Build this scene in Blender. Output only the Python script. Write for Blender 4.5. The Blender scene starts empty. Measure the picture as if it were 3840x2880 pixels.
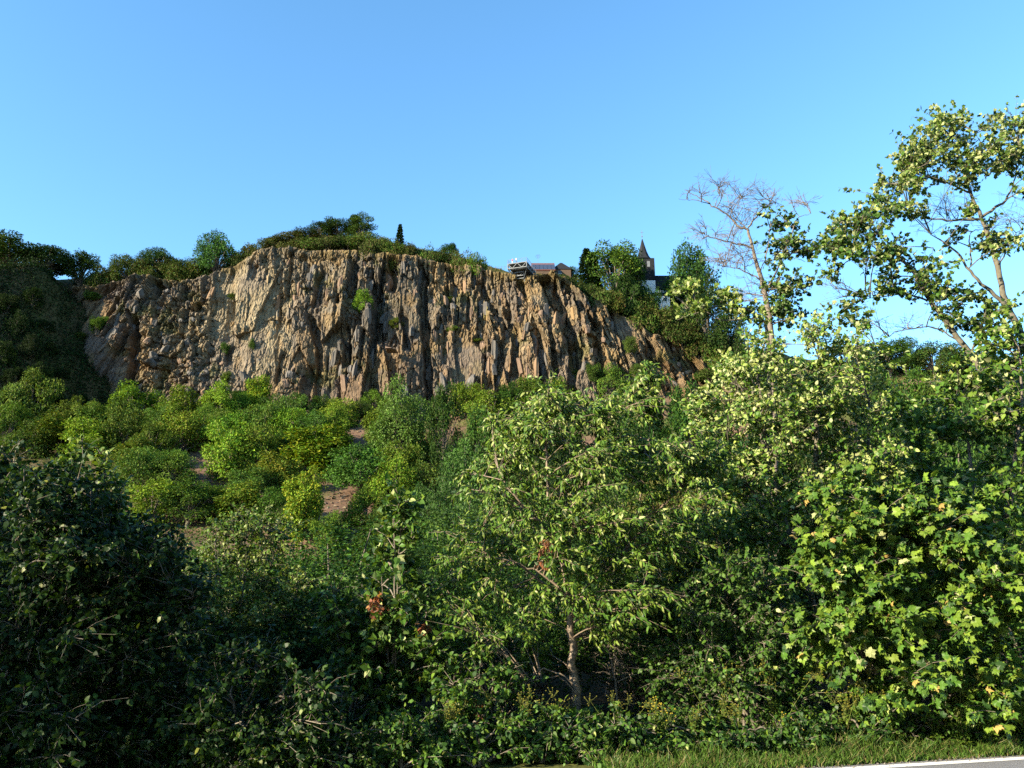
import bpy, bmesh, math, random
import numpy as np
from mathutils import Vector, Matrix

# ------------------------------------------------------------------ camera, sky, sun, exposure
sc = bpy.context.scene
col = sc.collection
CAM_H, PITCH, FPX = 1.7, math.radians(15.0), 3014.0
cam_d = bpy.data.cameras.new('camera'); cam = bpy.data.objects.new('camera', cam_d); col.objects.link(cam)
cam.location = (0, 0, CAM_H); cam.rotation_euler = (math.radians(90) + PITCH, 0, 0)
cam_d.sensor_width = 36.0; cam_d.lens = 36.0 * FPX / 3840.0
cam_d.clip_start = 0.1; cam_d.clip_end = 20000
sc.camera = cam

SUN_AZ = math.radians(240.0)          # compass bearing of the sun, clockwise from +Y
SUN_EL = math.radians(19.0)
SUN_TO = Vector((math.sin(SUN_AZ) * math.cos(SUN_EL), math.cos(SUN_AZ) * math.cos(SUN_EL), math.sin(SUN_EL)))
world = bpy.data.worlds.new('World'); sc.world = world; world.use_nodes = True
wn, wl = world.node_tree.nodes, world.node_tree.links
wn.clear()
sky = wn.new('ShaderNodeTexSky'); sky.sky_type = 'NISHITA'; sky.sun_disc = False
sky.sun_elevation = SUN_EL; sky.sun_rotation = SUN_AZ
sky.altitude = 200; sky.air_density = 1.0; sky.dust_density = 0.15; sky.ozone_density = 3.0
hsv = wn.new('ShaderNodeHueSaturation'); hsv.inputs['Saturation'].default_value = 1.12; hsv.inputs['Hue'].default_value = 0.492
bg = wn.new('ShaderNodeBackground'); bg.inputs['Strength'].default_value = 0.119
wo = wn.new('ShaderNodeOutputWorld')
wl.new(sky.outputs[0], hsv.inputs['Color']); wl.new(hsv.outputs[0], bg.inputs['Color']); wl.new(bg.outputs[0], wo.inputs['Surface'])

sun_d = bpy.data.lights.new('sun', 'SUN'); sun_d.energy = 5.0; sun_d.angle = math.radians(0.5); sun_d.color = (1.0, 0.86, 0.62)
sun = bpy.data.objects.new('sun', sun_d); col.objects.link(sun)
sun.rotation_euler = (-SUN_TO).to_track_quat('-Z', 'Y').to_euler(); sun.location = (-60, -60, 80)

sc.view_settings.view_transform = 'Standard'; sc.view_settings.look = 'None'
sc.view_settings.gamma = 1.0; sc.view_settings.use_curve_mapping = False
sc.view_settings.exposure = 1.9
sc.render.engine = 'CYCLES'
sc.cycles.max_bounces = 5; sc.cycles.diffuse_bounces = 2; sc.cycles.glossy_bounces = 1; sc.cycles.transmission_bounces = 3
sc.cycles.use_denoising = False
sc.render.filter_size = 1.1

R = np.random.default_rng(7)
SP, CP = math.sin(PITCH), math.cos(PITCH)

def px2w(x, y, Y):
    """point at forward distance Y seen at photograph pixel x, y"""
    a = (np.asarray(x, float) - 1920) / FPX; b = (1440 - np.asarray(y, float)) / FPX
    dy = CP - b * SP; dz = SP + b * CP
    t = np.asarray(Y, float) / dy
    return np.stack(np.broadcast_arrays(a * t, dy * t, CAM_H + dz * t), -1)

def w2px(P):
    P = np.asarray(P, float); X, Y, Z = P[..., 0], P[..., 1], P[..., 2] - CAM_H
    f = Y * CP + Z * SP; u = -Y * SP + Z * CP
    return 1920 + FPX * X / f, 1440 - FPX * u / f

# ------------------------------------------------------------------ numpy helpers
def nz(v):
    return v / np.maximum(np.linalg.norm(v, axis=-1, keepdims=True), 1e-9)

def hash2(i, j, s):
    h = (i.astype(np.int64) * 374761393 + j.astype(np.int64) * 668265263 + s * 982451653) & 0x7fffffff
    h = ((h ^ (h >> 13)) * 1274126177) & 0x7fffffff
    h = h ^ (h >> 16)
    return (h & 0xffffff) / float(0x1000000)

def vnoise(x, y, s=0):
    i = np.floor(x); j = np.floor(y); fx = x - i; fy = y - j
    fx = fx * fx * (3 - 2 * fx); fy = fy * fy * (3 - 2 * fy)
    a = hash2(i, j, s); b = hash2(i + 1, j, s); c = hash2(i, j + 1, s); d = hash2(i + 1, j + 1, s)
    return (a * (1 - fx) + b * fx) * (1 - fy) + (c * (1 - fx) + d * fx) * fy

def fbm(x, y, s=0, o=4):
    v = 0; a = 0.5; t = 0
    for k in range(o):
        v = v + a * vnoise(x * 2 ** k, y * 2 ** k, s + k * 17); t += a; a *= 0.5
    return v / t * 2 - 1

def voronoi(x, y, s=0):
    """cell randoms (3), offset from the site, F2-F1"""
    i0 = np.floor(x); j0 = np.floor(y)
    f1 = np.full(x.shape, 9.0); f2 = np.full(x.shape, 9.0)
    bi = np.zeros(x.shape); bj = np.zeros(x.shape); bx = np.zeros(x.shape); by = np.zeros(x.shape)
    for di in (-1, 0, 1):
        for dj in (-1, 0, 1):
            i = i0 + di; j = j0 + dj
            px = i + 0.1 + 0.8 * hash2(i, j, s + 1); py = j + 0.1 + 0.8 * hash2(i, j, s + 2)
            d = np.hypot(x - px, y - py)
            n = d < f1
            f2 = np.where(n, f1, np.minimum(f2, d)); f1 = np.where(n, d, f1)
            bi = np.where(n, i, bi); bj = np.where(n, j, bj); bx = np.where(n, x - px, bx); by = np.where(n, y - py, by)
    return hash2(bi, bj, s + 3), hash2(bi, bj, s + 4), hash2(bi, bj, s + 5), bx, by, f2 - f1

def sstep(a, b, x):
    t = np.clip((x - a) / (b - a), 0, 1); return t * t * (3 - 2 * t)

TRIS = [0]
def np_mesh(name, V, F, mats, colr=None, smooth=False, midx=None):
    V = np.asarray(V, np.float32); F = np.asarray(F, np.int32)
    me = bpy.data.meshes.new(name); n, k = F.shape
    me.vertices.add(len(V)); me.vertices.foreach_set('co', V.ravel())
    me.loops.add(n * k); me.loops.foreach_set('vertex_index', F.ravel())
    me.polygons.add(n); me.polygons.foreach_set('loop_start', np.arange(0, n * k, k, dtype=np.int32))
    me.polygons.foreach_set('use_smooth', np.full(n, smooth))
    if midx is not None: me.polygons.foreach_set('material_index', np.asarray(midx, np.int32))
    if colr is not None:
        c = np.ones((len(V), 4), np.float32); c[:, :3] = colr
        at = me.color_attributes.new('Col', 'FLOAT_COLOR', 'POINT'); at.data.foreach_set('color', c.ravel())
    for m in (mats if isinstance(mats, (list, tuple)) else [mats]): me.materials.append(m)
    me.update(calc_edges=True)
    TRIS[0] += n * (k - 2)
    return me

def link(name, data, parent=None, loc=None):
    o = bpy.data.objects.new(name, data); col.objects.link(o)
    if parent is not None: o.parent = parent
    if loc is not None: o.location = loc
    return o

def tag(o, label=None, cat=None, group=None, kind=None):
    if label: o['label'] = label
    if cat: o['category'] = cat
    if group: o['group'] = group
    if kind: o['kind'] = kind
    return o

def empty(name, loc, label, cat, group=None):
    o = bpy.data.objects.new(name, None); col.objects.link(o); o.location = loc; o.empty_display_size = 0.3
    return tag(o, label, cat, group)

def copy_tree(o, parent=None):
    c = o.copy(); col.objects.link(c); c.parent = parent
    for ch in list(o.children): copy_tree(ch, c)
    return c

class MB:
    """collects boxes, bars, prisms of one part"""
    def __init__(s): s.v = []; s.f = []
    def add(s, V, F):
        b = len(s.v); s.v += [tuple(p) for p in V]; s.f += [tuple(i + b for i in f) for f in F]; return s
    def box(s, c, d, rz=0.0):
        cx, cy, cz = c; hx, hy, hz = d[0] / 2, d[1] / 2, d[2] / 2; ca, sa = math.cos(rz), math.sin(rz); V = []
        for z in (-hz, hz):
            for x, y in ((-hx, -hy), (hx, -hy), (hx, hy), (-hx, hy)): V.append((cx + x * ca - y * sa, cy + x * sa + y * ca, cz + z))
        return s.add(V, [(3, 2, 1, 0), (4, 5, 6, 7), (0, 1, 5, 4), (1, 2, 6, 5), (2, 3, 7, 6), (3, 0, 4, 7)])
    def bar(s, a, b, w, h=None):
        a = Vector(a); b = Vector(b); t = (b - a).normalized(); h = h or w
        u = t.cross(Vector((0, 0, 1)));
        if u.length < 1e-3: u = Vector((1, 0, 0))
        u.normalize(); n = u.cross(t).normalized(); V = []
        for p in (a, b):
            for x, y in ((-1, -1), (1, -1), (1, 1), (-1, 1)): V.append(p + u * x * w / 2 + n * y * h / 2)
        return s.add(V, [(3, 2, 1, 0), (4, 5, 6, 7), (0, 1, 5, 4), (1, 2, 6, 5), (2, 3, 7, 6), (3, 0, 4, 7)])
    def build(s, name, mat, parent=None):
        me = bpy.data.meshes.new(name); me.from_pydata(s.v, [], s.f); me.materials.append(mat); me.update()
        TRIS[0] += sum(len(f) - 2 for f in s.f)
        return link(name, me, parent)

# ------------------------------------------------------------------ materials
def new_mat(name):
    m = bpy.data.materials.new(name); m.use_nodes = True; n = m.node_tree.nodes; n.clear()
    return m, n, m.node_tree.links

def N(n, t, **kw):
    x = n.new(t)
    for k, v in kw.items():
        if k in x.inputs: x.inputs[k].default_value = v
        else: setattr(x, k, v)
    return x

def leaf_material(name, trans=0.25, rough=0.45, spec=0.16):
    m, n, l = new_mat(name)
    at = N(n, 'ShaderNodeAttribute', attribute_name='Col'); oi = N(n, 'ShaderNodeObjectInfo')
    mx = N(n, 'ShaderNodeMix', data_type='RGBA', blend_type='MULTIPLY'); mx.inputs[0].default_value = 1
    l.new(at.outputs['Color'], mx.inputs[6]); l.new(oi.outputs['Color'], mx.inputs[7])
    p = N(n, 'ShaderNodeBsdfPrincipled', Roughness=rough); p.inputs['Specular IOR Level'].default_value = spec
    tr = N(n, 'ShaderNodeBsdfTranslucent')
    mt = N(n, 'ShaderNodeMix', data_type='RGBA', blend_type='MULTIPLY'); mt.inputs[0].default_value = 1; mt.inputs[7].default_value = (1.3, 1.25, 0.5, 1)
    ms = N(n, 'ShaderNodeMixShader'); ms.inputs[0].default_value = trans
    o = N(n, 'ShaderNodeOutputMaterial')
    l.new(mx.outputs[2], p.inputs['Base Color']); l.new(mx.outputs[2], mt.inputs[6]); l.new(mt.outputs[2], tr.inputs['Color'])
    l.new(p.outputs[0], ms.inputs[1]); l.new(tr.outputs[0], ms.inputs[2]); l.new(ms.outputs[0], o.inputs['Surface'])
    return m

def noise_material(name, c1, c2, scale=4.0, rough=0.85, bump=0.3, detail=6.0, c3=None, facet=0.0, stretch=(1, 1, 1), dist=0.05, spec=0.3, attr=False):
    m, n, l = new_mat(name)
    tc = N(n, 'ShaderNodeTexCoord'); mp = N(n, 'ShaderNodeMapping'); mp.inputs['Scale'].default_value = stretch
    nt = N(n, 'ShaderNodeTexNoise', Scale=scale, Detail=detail, Roughness=0.62)
    l.new(tc.outputs['Object'], mp.inputs[0]); l.new(mp.outputs[0], nt.inputs['Vector'])
    cr = N(n, 'ShaderNodeValToRGB'); e = cr.color_ramp.elements
    e[0].position = 0.3; e[0].color = (*c1, 1); e[1].position = 0.7; e[1].color = (*c2, 1)
    if c3: x = e.new(0.5); x.color = (*c3, 1)
    l.new(nt.outputs[0], cr.inputs[0]); src = cr.outputs[0]
    if attr:
        at = N(n, 'ShaderNodeAttribute', attribute_name='Col')
        mx = N(n, 'ShaderNodeMix', data_type='RGBA', blend_type='MULTIPLY'); mx.inputs[0].default_value = 1
        l.new(at.outputs['Color'], mx.inputs[6]); l.new(src, mx.inputs[7]); src = mx.outputs[2]
    p = N(n, 'ShaderNodeBsdfPrincipled', Roughness=rough); p.inputs['Specular IOR Level'].default_value = spec
    l.new(src, p.inputs['Base Color'])
    if bump:
        n2 = N(n, 'ShaderNodeTexNoise', Scale=scale * 3, Detail=5.0); l.new(mp.outputs[0], n2.inputs['Vector'])
        b = N(n, 'ShaderNodeBump', Strength=bump, Distance=dist); l.new(n2.outputs[0], b.inputs['Height']); l.new(b.outputs[0], p.inputs['Normal'])
        if facet:
            vo = N(n, 'ShaderNodeTexVoronoi', Scale=1.7, feature='F1', distance='MANHATTAN'); l.new(mp.outputs[0], vo.inputs['Vector'])
            b2 = N(n, 'ShaderNodeBump', Strength=0.7, Distance=facet); l.new(vo.outputs['Distance'], b2.inputs['Height']); l.new(b.outputs[0], b2.inputs['Normal']); l.new(b2.outputs[0], p.inputs['Normal'])
    o = N(n, 'ShaderNodeOutputMaterial'); l.new(p.outputs[0], o.inputs['Surface'])
    return m

M = {}
M['leaf'] = leaf_material('leaf')
M['leaf_far'] = leaf_material('leaf_far', trans=0.2, rough=0.65, spec=0.08)
M['rock'] = noise_material('rock', (0.72, 0.70, 0.68), (1.22, 1.2, 1.15), 1.1, 0.9, 0.55, 9.0, stretch=(1, 1, 0.35), dist=0.25, attr=True, spec=0.2, facet=0.35)
M['earth'] = noise_material('earth', (0.75, 0.75, 0.75), (1.25, 1.25, 1.25), 0.8, 0.95, 0.5, 9.0, attr=True, spec=0.1, dist=0.2)
M['bark'] = noise_material('bark', (0.07, 0.058, 0.045), (0.19, 0.165, 0.13), 9, 0.9, 0.5, 6, stretch=(1, 1, 0.3), dist=0.02)
M['bark_pale'] = noise_material('bark_pale', (0.055, 0.05, 0.038), (0.15, 0.137, 0.11), 8, 0.85, 0.4, 6, c3=(0.10, 0.09, 0.065), dist=0.02)
M['bark_cherry'] = noise_material('bark_cherry', (0.07, 0.05, 0.035), (0.22, 0.17, 0.12), 5, 0.6, 0.4, 6, stretch=(1, 1, 6), dist=0.01, spec=0.4)
M['twig_dead'] = noise_material('twig_dead', (0.085, 0.068, 0.054), (0.17, 0.142, 0.115), 10, 0.9, 0.2, 4, dist=0.01)
M['asphalt'] = noise_material('asphalt', (0.14, 0.14, 0.15), (0.22, 0.22, 0.23), 60, 0.85, 0.6, 8, dist=0.01)
M['paint'] = noise_material('road_paint', (0.62, 0.62, 0.60), (0.82, 0.82, 0.80), 20, 0.7, 0.15, 6, dist=0.004)
M['steel'] = noise_material('galvanised_steel', (0.075, 0.088, 0.10), (0.115, 0.13, 0.145), 6, 0.5, 0.05, 4)
M['steel_dark'] = noise_material('grating_steel', (0.10, 0.11, 0.12), (0.16, 0.17, 0.18), 6, 0.6, 0.05, 4)  # steel of the deck grating, antenna, wire and cross
M['slate'] = noise_material('slate', (0.012, 0.013, 0.016), (0.026, 0.028, 0.031), 3, 0.8, 0.5, 6, stretch=(1, 1, 4), dist=0.05, spec=0.05)
M['plaster'] = noise_material('white_plaster', (0.68, 0.66, 0.62), (0.8, 0.79, 0.76), 2, 0.9, 0.2, 5)
M['brown_wall'] = noise_material('brown_boards', (0.05, 0.034, 0.024), (0.10, 0.066, 0.045), 4, 0.85, 0.3, 5, stretch=(4, 4, 0.5))
M['red_tile'] = noise_material('red_tile', (0.14, 0.055, 0.04), (0.21, 0.085, 0.06), 4, 0.8, 0.3, 5)
M['solar'] = noise_material('solar_glass', (0.02, 0.026, 0.045), (0.045, 0.055, 0.085), 2, 0.25, 0.0, 3, spec=0.5)
M['glass'] = noise_material('window_glass', (0.02, 0.025, 0.03), (0.04, 0.05, 0.06), 2, 0.1, 0.0, 3, spec=0.5)
M['petal'] = noise_material('yellow_petal', (0.20, 0.16, 0.012), (0.30, 0.24, 0.025), 40, 0.7, 0.0, 3)
M['skin'] = noise_material('skin', (0.42, 0.25, 0.17), (0.5, 0.31, 0.22), 20, 0.6, 0.0, 3)
M['white_cloth'] = noise_material('white_cloth', (0.7, 0.7, 0.7), (0.82, 0.82, 0.82), 20, 0.8, 0.1, 3)
M['red_cloth'] = noise_material('red_cloth', (0.5, 0.05, 0.05), (0.62, 0.08, 0.07), 20, 0.8, 0.1, 3)
M['dark_cloth'] = noise_material('dark_cloth', (0.04, 0.06, 0.07), (0.08, 0.11, 0.12), 20, 0.8, 0.1, 3)
M['hair'] = noise_material('hair', (0.03, 0.02, 0.015), (0.07, 0.045, 0.03), 20, 0.7, 0.0, 3)

# ------------------------------------------------------------------ lie of the land (tables along the quarry face)
#        px x   rock foot y, rock edge y, crest y, Y foot, Y edge
TAB = np.array([
    (-900, 1640, 1120, 1060, 200, 208), (0, 1600, 1085, 1046, 202, 211), (230, 1580, 1072, 1050, 203.5, 213), (300, 1580, 1066, 1045, 203.5, 213),
    (380, 1575, 1061, 1040, 203, 212.5), (453, 1570, 1042, 1030, 202.5, 212), (535, 1570, 1027, 1022, 202, 211), (570, 1565, 1030, 1022, 202, 211), (600, 1565, 1047, 1030, 203, 213),
    (700, 1560, 1056, 1034, 203, 215), (780, 1555, 1034, 1015, 203, 214.5), (905, 1550, 982, 970, 203, 214), (964, 1550, 941, 925, 203, 213), (1023, 1550, 928, 903, 203, 213),
    (1200, 1560, 939, 876, 203, 213), (1400, 1560, 947, 892, 203, 212), (1500, 1560, 957, 918, 203, 212), (1560, 1565, 962, 930, 204, 212), (1653, 1560, 981, 948, 204, 213),
    (1780, 1560, 990, 978, 204, 212), (1843, 1560, 1010, 1002, 204, 212), (1906, 1560, 1028, 1018, 203, 211), (1950, 1560, 1040, 1028, 203, 211), (2005, 1560, 1028, 1030, 203, 211), (2065, 1555, 1022, 1030, 203, 211), (2120, 1552, 1045, 1036, 203.5, 212),
    (2160, 1550, 1084, 1052, 204, 213), (2204, 1545, 1103, 1066, 205, 214), (2286, 1530, 1153, 1086, 206, 215), (2368, 1510, 1198, 1112, 207, 216), (2444, 1500, 1253, 1140, 208, 216),
    (2527, 1490, 1272, 1180, 209, 217), (2603, 1470, 1331, 1225, 210, 217), (2672, 1440, 1368, 1262, 211, 217), (2760, 1430, 1405, 1285, 212, 215), (3000, 1430, 1420, 1345, 212, 214),
    (3400, 1440, 1430, 1388, 210, 212), (3840, 1450, 1440, 1402, 206, 208), (4800, 1480, 1470, 1380, 200, 202)], float)
TX = TAB[:, 0]
PB = px2w(TX, TAB[:, 1], TAB[:, 4]); PT = px2w(TX, TAB[:, 2], TAB[:, 5]); PC = px2w(TX, TAB[:, 3], TAB[:, 5] + 15)
SPX, SPY, SPZ = PT[2, 0] - 2.5, 203.0, PT[2, 2] + 1.0     # the spur's crest starts here and runs towards the left front
SPN = np.array([0.70, -0.714])

def terrain(X, Y):
    X = np.asarray(X, float); Y = np.asarray(Y, float)
    yb = np.interp(X, PB[:, 0], PB[:, 1]); zb = np.interp(X, PB[:, 0], PB[:, 2])
    yt = np.interp(X, PT[:, 0], PT[:, 1]); zt = np.interp(X, PT[:, 0], PT[:, 2])
    zc = np.interp(X, PC[:, 0], PC[:, 2])
    d = yb - Y
    zs = np.interp(d, [-1, 0, 45, 95, 140, 170], [1.02, 1.0, 0.52, 0.12, 0.03, 0.0]) * zb
    zs = zs + sstep(25, 60, Y) * (fbm(X / 17, Y / 17, 5) * 1.8 + fbm(X / 5, Y / 5, 9, 3) * 0.5)
    up = np.interp(Y, [0], [0])
    s1 = np.clip((Y - (yb + 5)) / np.maximum(yt + 5 - (yb + 5), 1), 0, 1)
    z = np.where(Y > yb + 5, zs * (1 - s1) + (zt - 0.9) * s1, zs)
    s2 = np.clip((Y - (yt + 5)) / 10.0, 0, 1); s2 = s2 ** 0.8
    z = np.where(Y > yt + 5, (zt - 0.9) * (1 - s2) + zc * s2 + fbm(X / 6, Y / 6, 3, 3) * 0.5, z)
    z = np.where(Y > yt + 18, z - (Y - yt - 18) * 0.03, z)
    # the spur at the quarry's end
    s = (X - SPX) * SPN[0] + (Y - SPY) * SPN[1]
    along = ((SPX - X) * 0.714 + (SPY - Y) * 0.70)
    top = SPZ - 0.34 * np.clip(along, 0, 400) + fbm(along / 14, s * 0 + 2, 21, 3) * 2.0
    zsp = np.where(s > 0, top - s * 2.2 + fbm(X / 7, Y / 7, 31, 4) * 3.0 * np.clip(s / 6, 0, 1) + fbm(X / 2.2, Y / 2.2, 37, 3) * 0.9 * np.clip(s / 6, 0, 1), top + np.minimum(-s * 0.18, 3))
    w = (Y < yt + 4) | (X < SPX)
    zsp = np.where(Y > 202, zsp - (Y - 202) * 0.6 * np.clip((X - SPX) / 4, 0, 1), zsp)
    return np.where(w & (Y > 5), np.maximum(z, zsp), z)

def ray_terrain(x, y, y0=30.0, y1=260.0):
    """world point where the view ray through pixel x, y meets the land"""
    Ys = np.arange(y0, y1, 0.5); P = px2w(np.full(Ys.shape, x), np.full(Ys.shape, y), Ys)
    h = terrain(P[:, 0], P[:, 1]) - P[:, 2]
    k = np.argmax(h > 0) if (h > 0).any() else len(Ys) - 1
    return P[k]

EDGE_P, EDGE_D = np.array([3.55, 9.12]), nz(np.array([2.35, 0.62]))     # the road's far edge
EDGE_N = np.array([-EDGE_D[1], EDGE_D[0]])

# ------------------------------------------------------------------ ground, road
def axis(lo, hi, step, far):
    a = list(np.arange(lo, hi + 1e-6, step)); d = step; p = lo; q = hi; L = []; H = []
    while p > -far: d *= 1.6; p -= d; L.append(p)
    d = step
    while q < far: d *= 1.6; q += d; H.append(q)
    return np.array(L[::-1] + a + H)
gx = axis(-150, 170, 1.3, 6000); gy = axis(4, 262, 1.3, 6000)
GX, GY = np.meshgrid(gx, gy); GZ = terrain(GX, GY)
GZ = np.where(GY > 700, GZ * 0 + np.minimum(GZ, 40), GZ)
ybg = np.interp(GX, PB[:, 0], PB[:, 1]); ytg = np.interp(GX, PT[:, 0], PT[:, 1])
n1 = fbm(GX / 9, GY / 9, 51)[..., None] * 0.5 + 0.5; n2 = fbm(GX / 2.5, GY / 2.5, 57)[..., None] * 0.5 + 0.5
scree = np.array((0.120, 0.075, 0.050)) * (0.75 + 0.5 * n2); grassy = np.array((0.075, 0.085, 0.024)) * (0.7 + 0.6 * n2)
dry = np.array((0.115, 0.090, 0.040)) * (0.7 + 0.6 * n2); rust = np.array((0.18, 0.085, 0.04)) * (0.8 + 0.4 * n2)
litter = np.array((0.040, 0.034, 0.020)) * (0.7 + 0.6 * n2)
gcol = scree * (1 - sstep(0.5, 0.75, n1)) + grassy * sstep(0.5, 0.75, n1)
top = sstep(2, 7, GY - ytg)[..., None]
gcol = gcol * (1 - top) + (grassy * n1 + dry * (1 - n1)) * top
rim = (np.exp(-((GY - ytg - 4) / 4.0) ** 2) * sstep(0.35, 0.7, n1[..., 0]))[..., None]
gcol = gcol * (1 - rim) + rust * rim
near = (1 - sstep(40, 80, GY))[..., None]; gcol = gcol * (1 - near) + litter * near
ed = (GX - EDGE_P[0]) * EDGE_N[0] + (GY - EDGE_P[1]) * EDGE_N[1]
vg = (1 - sstep(0.8, 2.5, np.abs(ed - 1)))[..., None]; gcol = gcol * (1 - vg) + grassy * vg
gcol = np.where(((GX - SPX) * SPN[0] + (GY - SPY) * SPN[1] > -40)[..., None] & (GX < -70)[..., None] & (GY > 60)[..., None], gcol * 0.2 + (grassy * 0.35 + 0.2 * scree) * 0.8, gcol)  # spur ground darkened here, its shade painted into the earth colour
ny, nx = GX.shape; idx = np.arange(nx * ny).reshape(ny, nx)
quads = np.stack([idx[:-1, :-1], idx[:-1, 1:], idx[1:, 1:], idx[1:, :-1]], -1).reshape(-1, 4)
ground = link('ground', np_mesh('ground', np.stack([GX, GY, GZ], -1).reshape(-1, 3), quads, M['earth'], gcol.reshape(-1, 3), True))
tag(ground, 'earth slope of scree and grass rising to the quarry', None, None, 'structure')

def strip(name, o0, o1, z, mat, a=-160, b=160, n=40):
    t = np.linspace(a, b, n); P0 = EDGE_P + EDGE_D * t[:, None] + EDGE_N * o0; P1 = EDGE_P + EDGE_D * t[:, None] + EDGE_N * o1
    V = np.concatenate([np.c_[P0, np.full(n, z)], np.c_[P1, np.full(n, z)]]); k = np.arange(n - 1)
    return link(name, np_mesh(name, V, np.stack([k, k + 1, k + 1 + n, k + n], -1), mat))
road = tag(strip('road', -6.4, 0.0, 0.030, M['asphalt']), 'grey asphalt road along the foot of the thicket', None, None, 'structure')
mk = strip('edge_line', -0.22, -0.09, 0.034, M['paint']); mk.parent = road
mk2 = strip('edge_line', -6.30, -6.17, 0.034, M['paint']); mk2.parent = road

# ------------------------------------------------------------------ quarry face
nu, nv = 920, 270
ux = np.linspace(205, 2735, nu); vv = np.linspace(-0.10, 1.0, nv)
def tabw(k, x): return np.interp(x, TX, k)
cb = np.stack([tabw(PB[:, i], ux) for i in range(3)], -1); ct = np.stack([tabw(PT[:, i], ux) for i in range(3)], -1)
vvc = vv[:, None, None]
base = cb[None] * (1 - vvc) + ct[None] * vvc
bow = np.sin(np.clip(vv, 0, 1) * math.pi)[:, None] * 1.2
base[..., 1] -= bow
S = base[..., 0] * 1.0; T = base[..., 2]; PXc, PYc = w2px(base)
def zone(x, y, cx, cy, rx, ry, soft=0.35):
    d = np.sqrt(((x - cx) / rx) ** 2 + ((y - cy) / ry) ** 2); return 1 - sstep(1 - soft, 1 + soft, d)
xs = S + 0.55 * fbm(S / 5, T / 7, 101, 3) ; ts = T + 1.0 * fbm(S / 4, T / 7, 103)
lean = np.interp(PXc, [250, 420, 600, 760, 1800, 2100, 2350, 2700], [-0.35, -0.45, -0.2, 0.0, 0.02, 0.12, 0.22, 0.28])
lx = np.cumsum(np.concatenate([np.zeros((nv, 1)), np.diff(S, axis=1)], 1), 1)
xl = xs + lean * (T - 70)
def cells(x, y, sx, sy, A, gx_, gz_, s, crack=0.0, cw=0.12):
    r1, r2, r3, bx, by, e = voronoi(x / sx, y / sy, s)
    d = (r1 - 0.5) * 2 * A + (r2 - 0.5) * 2 * gx_ * bx * sx + (r3 - 0.5) * 2 * gz_ * by * sy
    if crack: d = d - crack * (1 - sstep(0, cw, e))
    return d, r1, r2
d1, _, _ = cells(xl, ts, 7.5, 34, 2.1, 0.30, 0.03, 11)
d2, q2, _ = cells(xl, ts, 2.7, 12, 1.05, 0.50, 0.07, 23, 0.3)
d3, q3, p3 = cells(xl, ts, 1.15, 4.0, 0.55, 0.65, 0.14, 37, 0.5, 0.16)
d4, q4, p4 = cells(xl, ts, 0.62, 1.5, 0.17, 0.55, 0.3, 41, 0.12, 0.2)
e2, w2, _ = cells(xl, ts, 2.6, 3.4, 0.75, 0.5, 0.35, 53, 0.3)
e3, w3, _ = cells(xl, ts, 1.1, 1.5, 0.45, 0.6, 0.45, 59, 0.4, 0.16)
rub = np.clip(zone(PXc, PYc, 640, 1300, 190, 330) + 0.7 * zone(PXc, PYc, 860, 1450, 200, 130) + 0.6 * zone(PXc, PYc, 1300, 960, 400, 40), 0, 1)
slab = np.clip(zone(PXc, PYc, 335, 1190, 80, 110) + zone(PXc, PYc, 1748, 1360, 62, 85, 0.15) + 0.75 * zone(PXc, PYc, 900, 1200, 110, 200) + 0.6 * zone(PXc, PYc, 1480, 1390, 90, 110) + 0.7 * zone(PXc, PYc, 370, 1350, 70, 70) + 0.5 * zone(PXc, PYc, 1200, 1500, 220, 60), 0, 0.93)
slab = np.clip(slab + 0.75 * sstep(0.60, 0.72, vnoise(S / 8 + 7, T / 11, 171)) * (PYc > 1060), 0, 0.93)
Dcol = d2 + d3 + d4; Drub = e2 + e3 + d4
D = d1 * (1 - 0.5 * rub) + (Dcol * (1 - rub) + Drub * rub) * (1 - 0.85 * slab) * 1.05
am = 0.55 + 0.9 * vnoise(S / 11 + 3, T / 13, 141); D = D * am
fz = sstep(0.60, 0.70, vnoise(xl / 1.5, ts / 13, 151)) * (1 - slab) * (1 - 0.6 * rub) * (0.3 + vnoise(S / 9, T / 16, 157)); D -= 1.9 * fz
lg = voronoi(xl / 4.5, ts / 3.2, 163); D += (lg[0] - 0.5) * 0.9 * sstep(0.45, 0.7, vnoise(S / 13, T / 9, 167)) * (1 - 0.7 * slab)
D += fbm(S / 22, T / 22, 71) * 2.2 + fbm(S / 0.8, T / 1.0, 77, 3) * 0.10
D += slab * (zone(PXc, PYc, 1748, 1360, 62, 85, 0.15) * -0.6)
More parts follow.
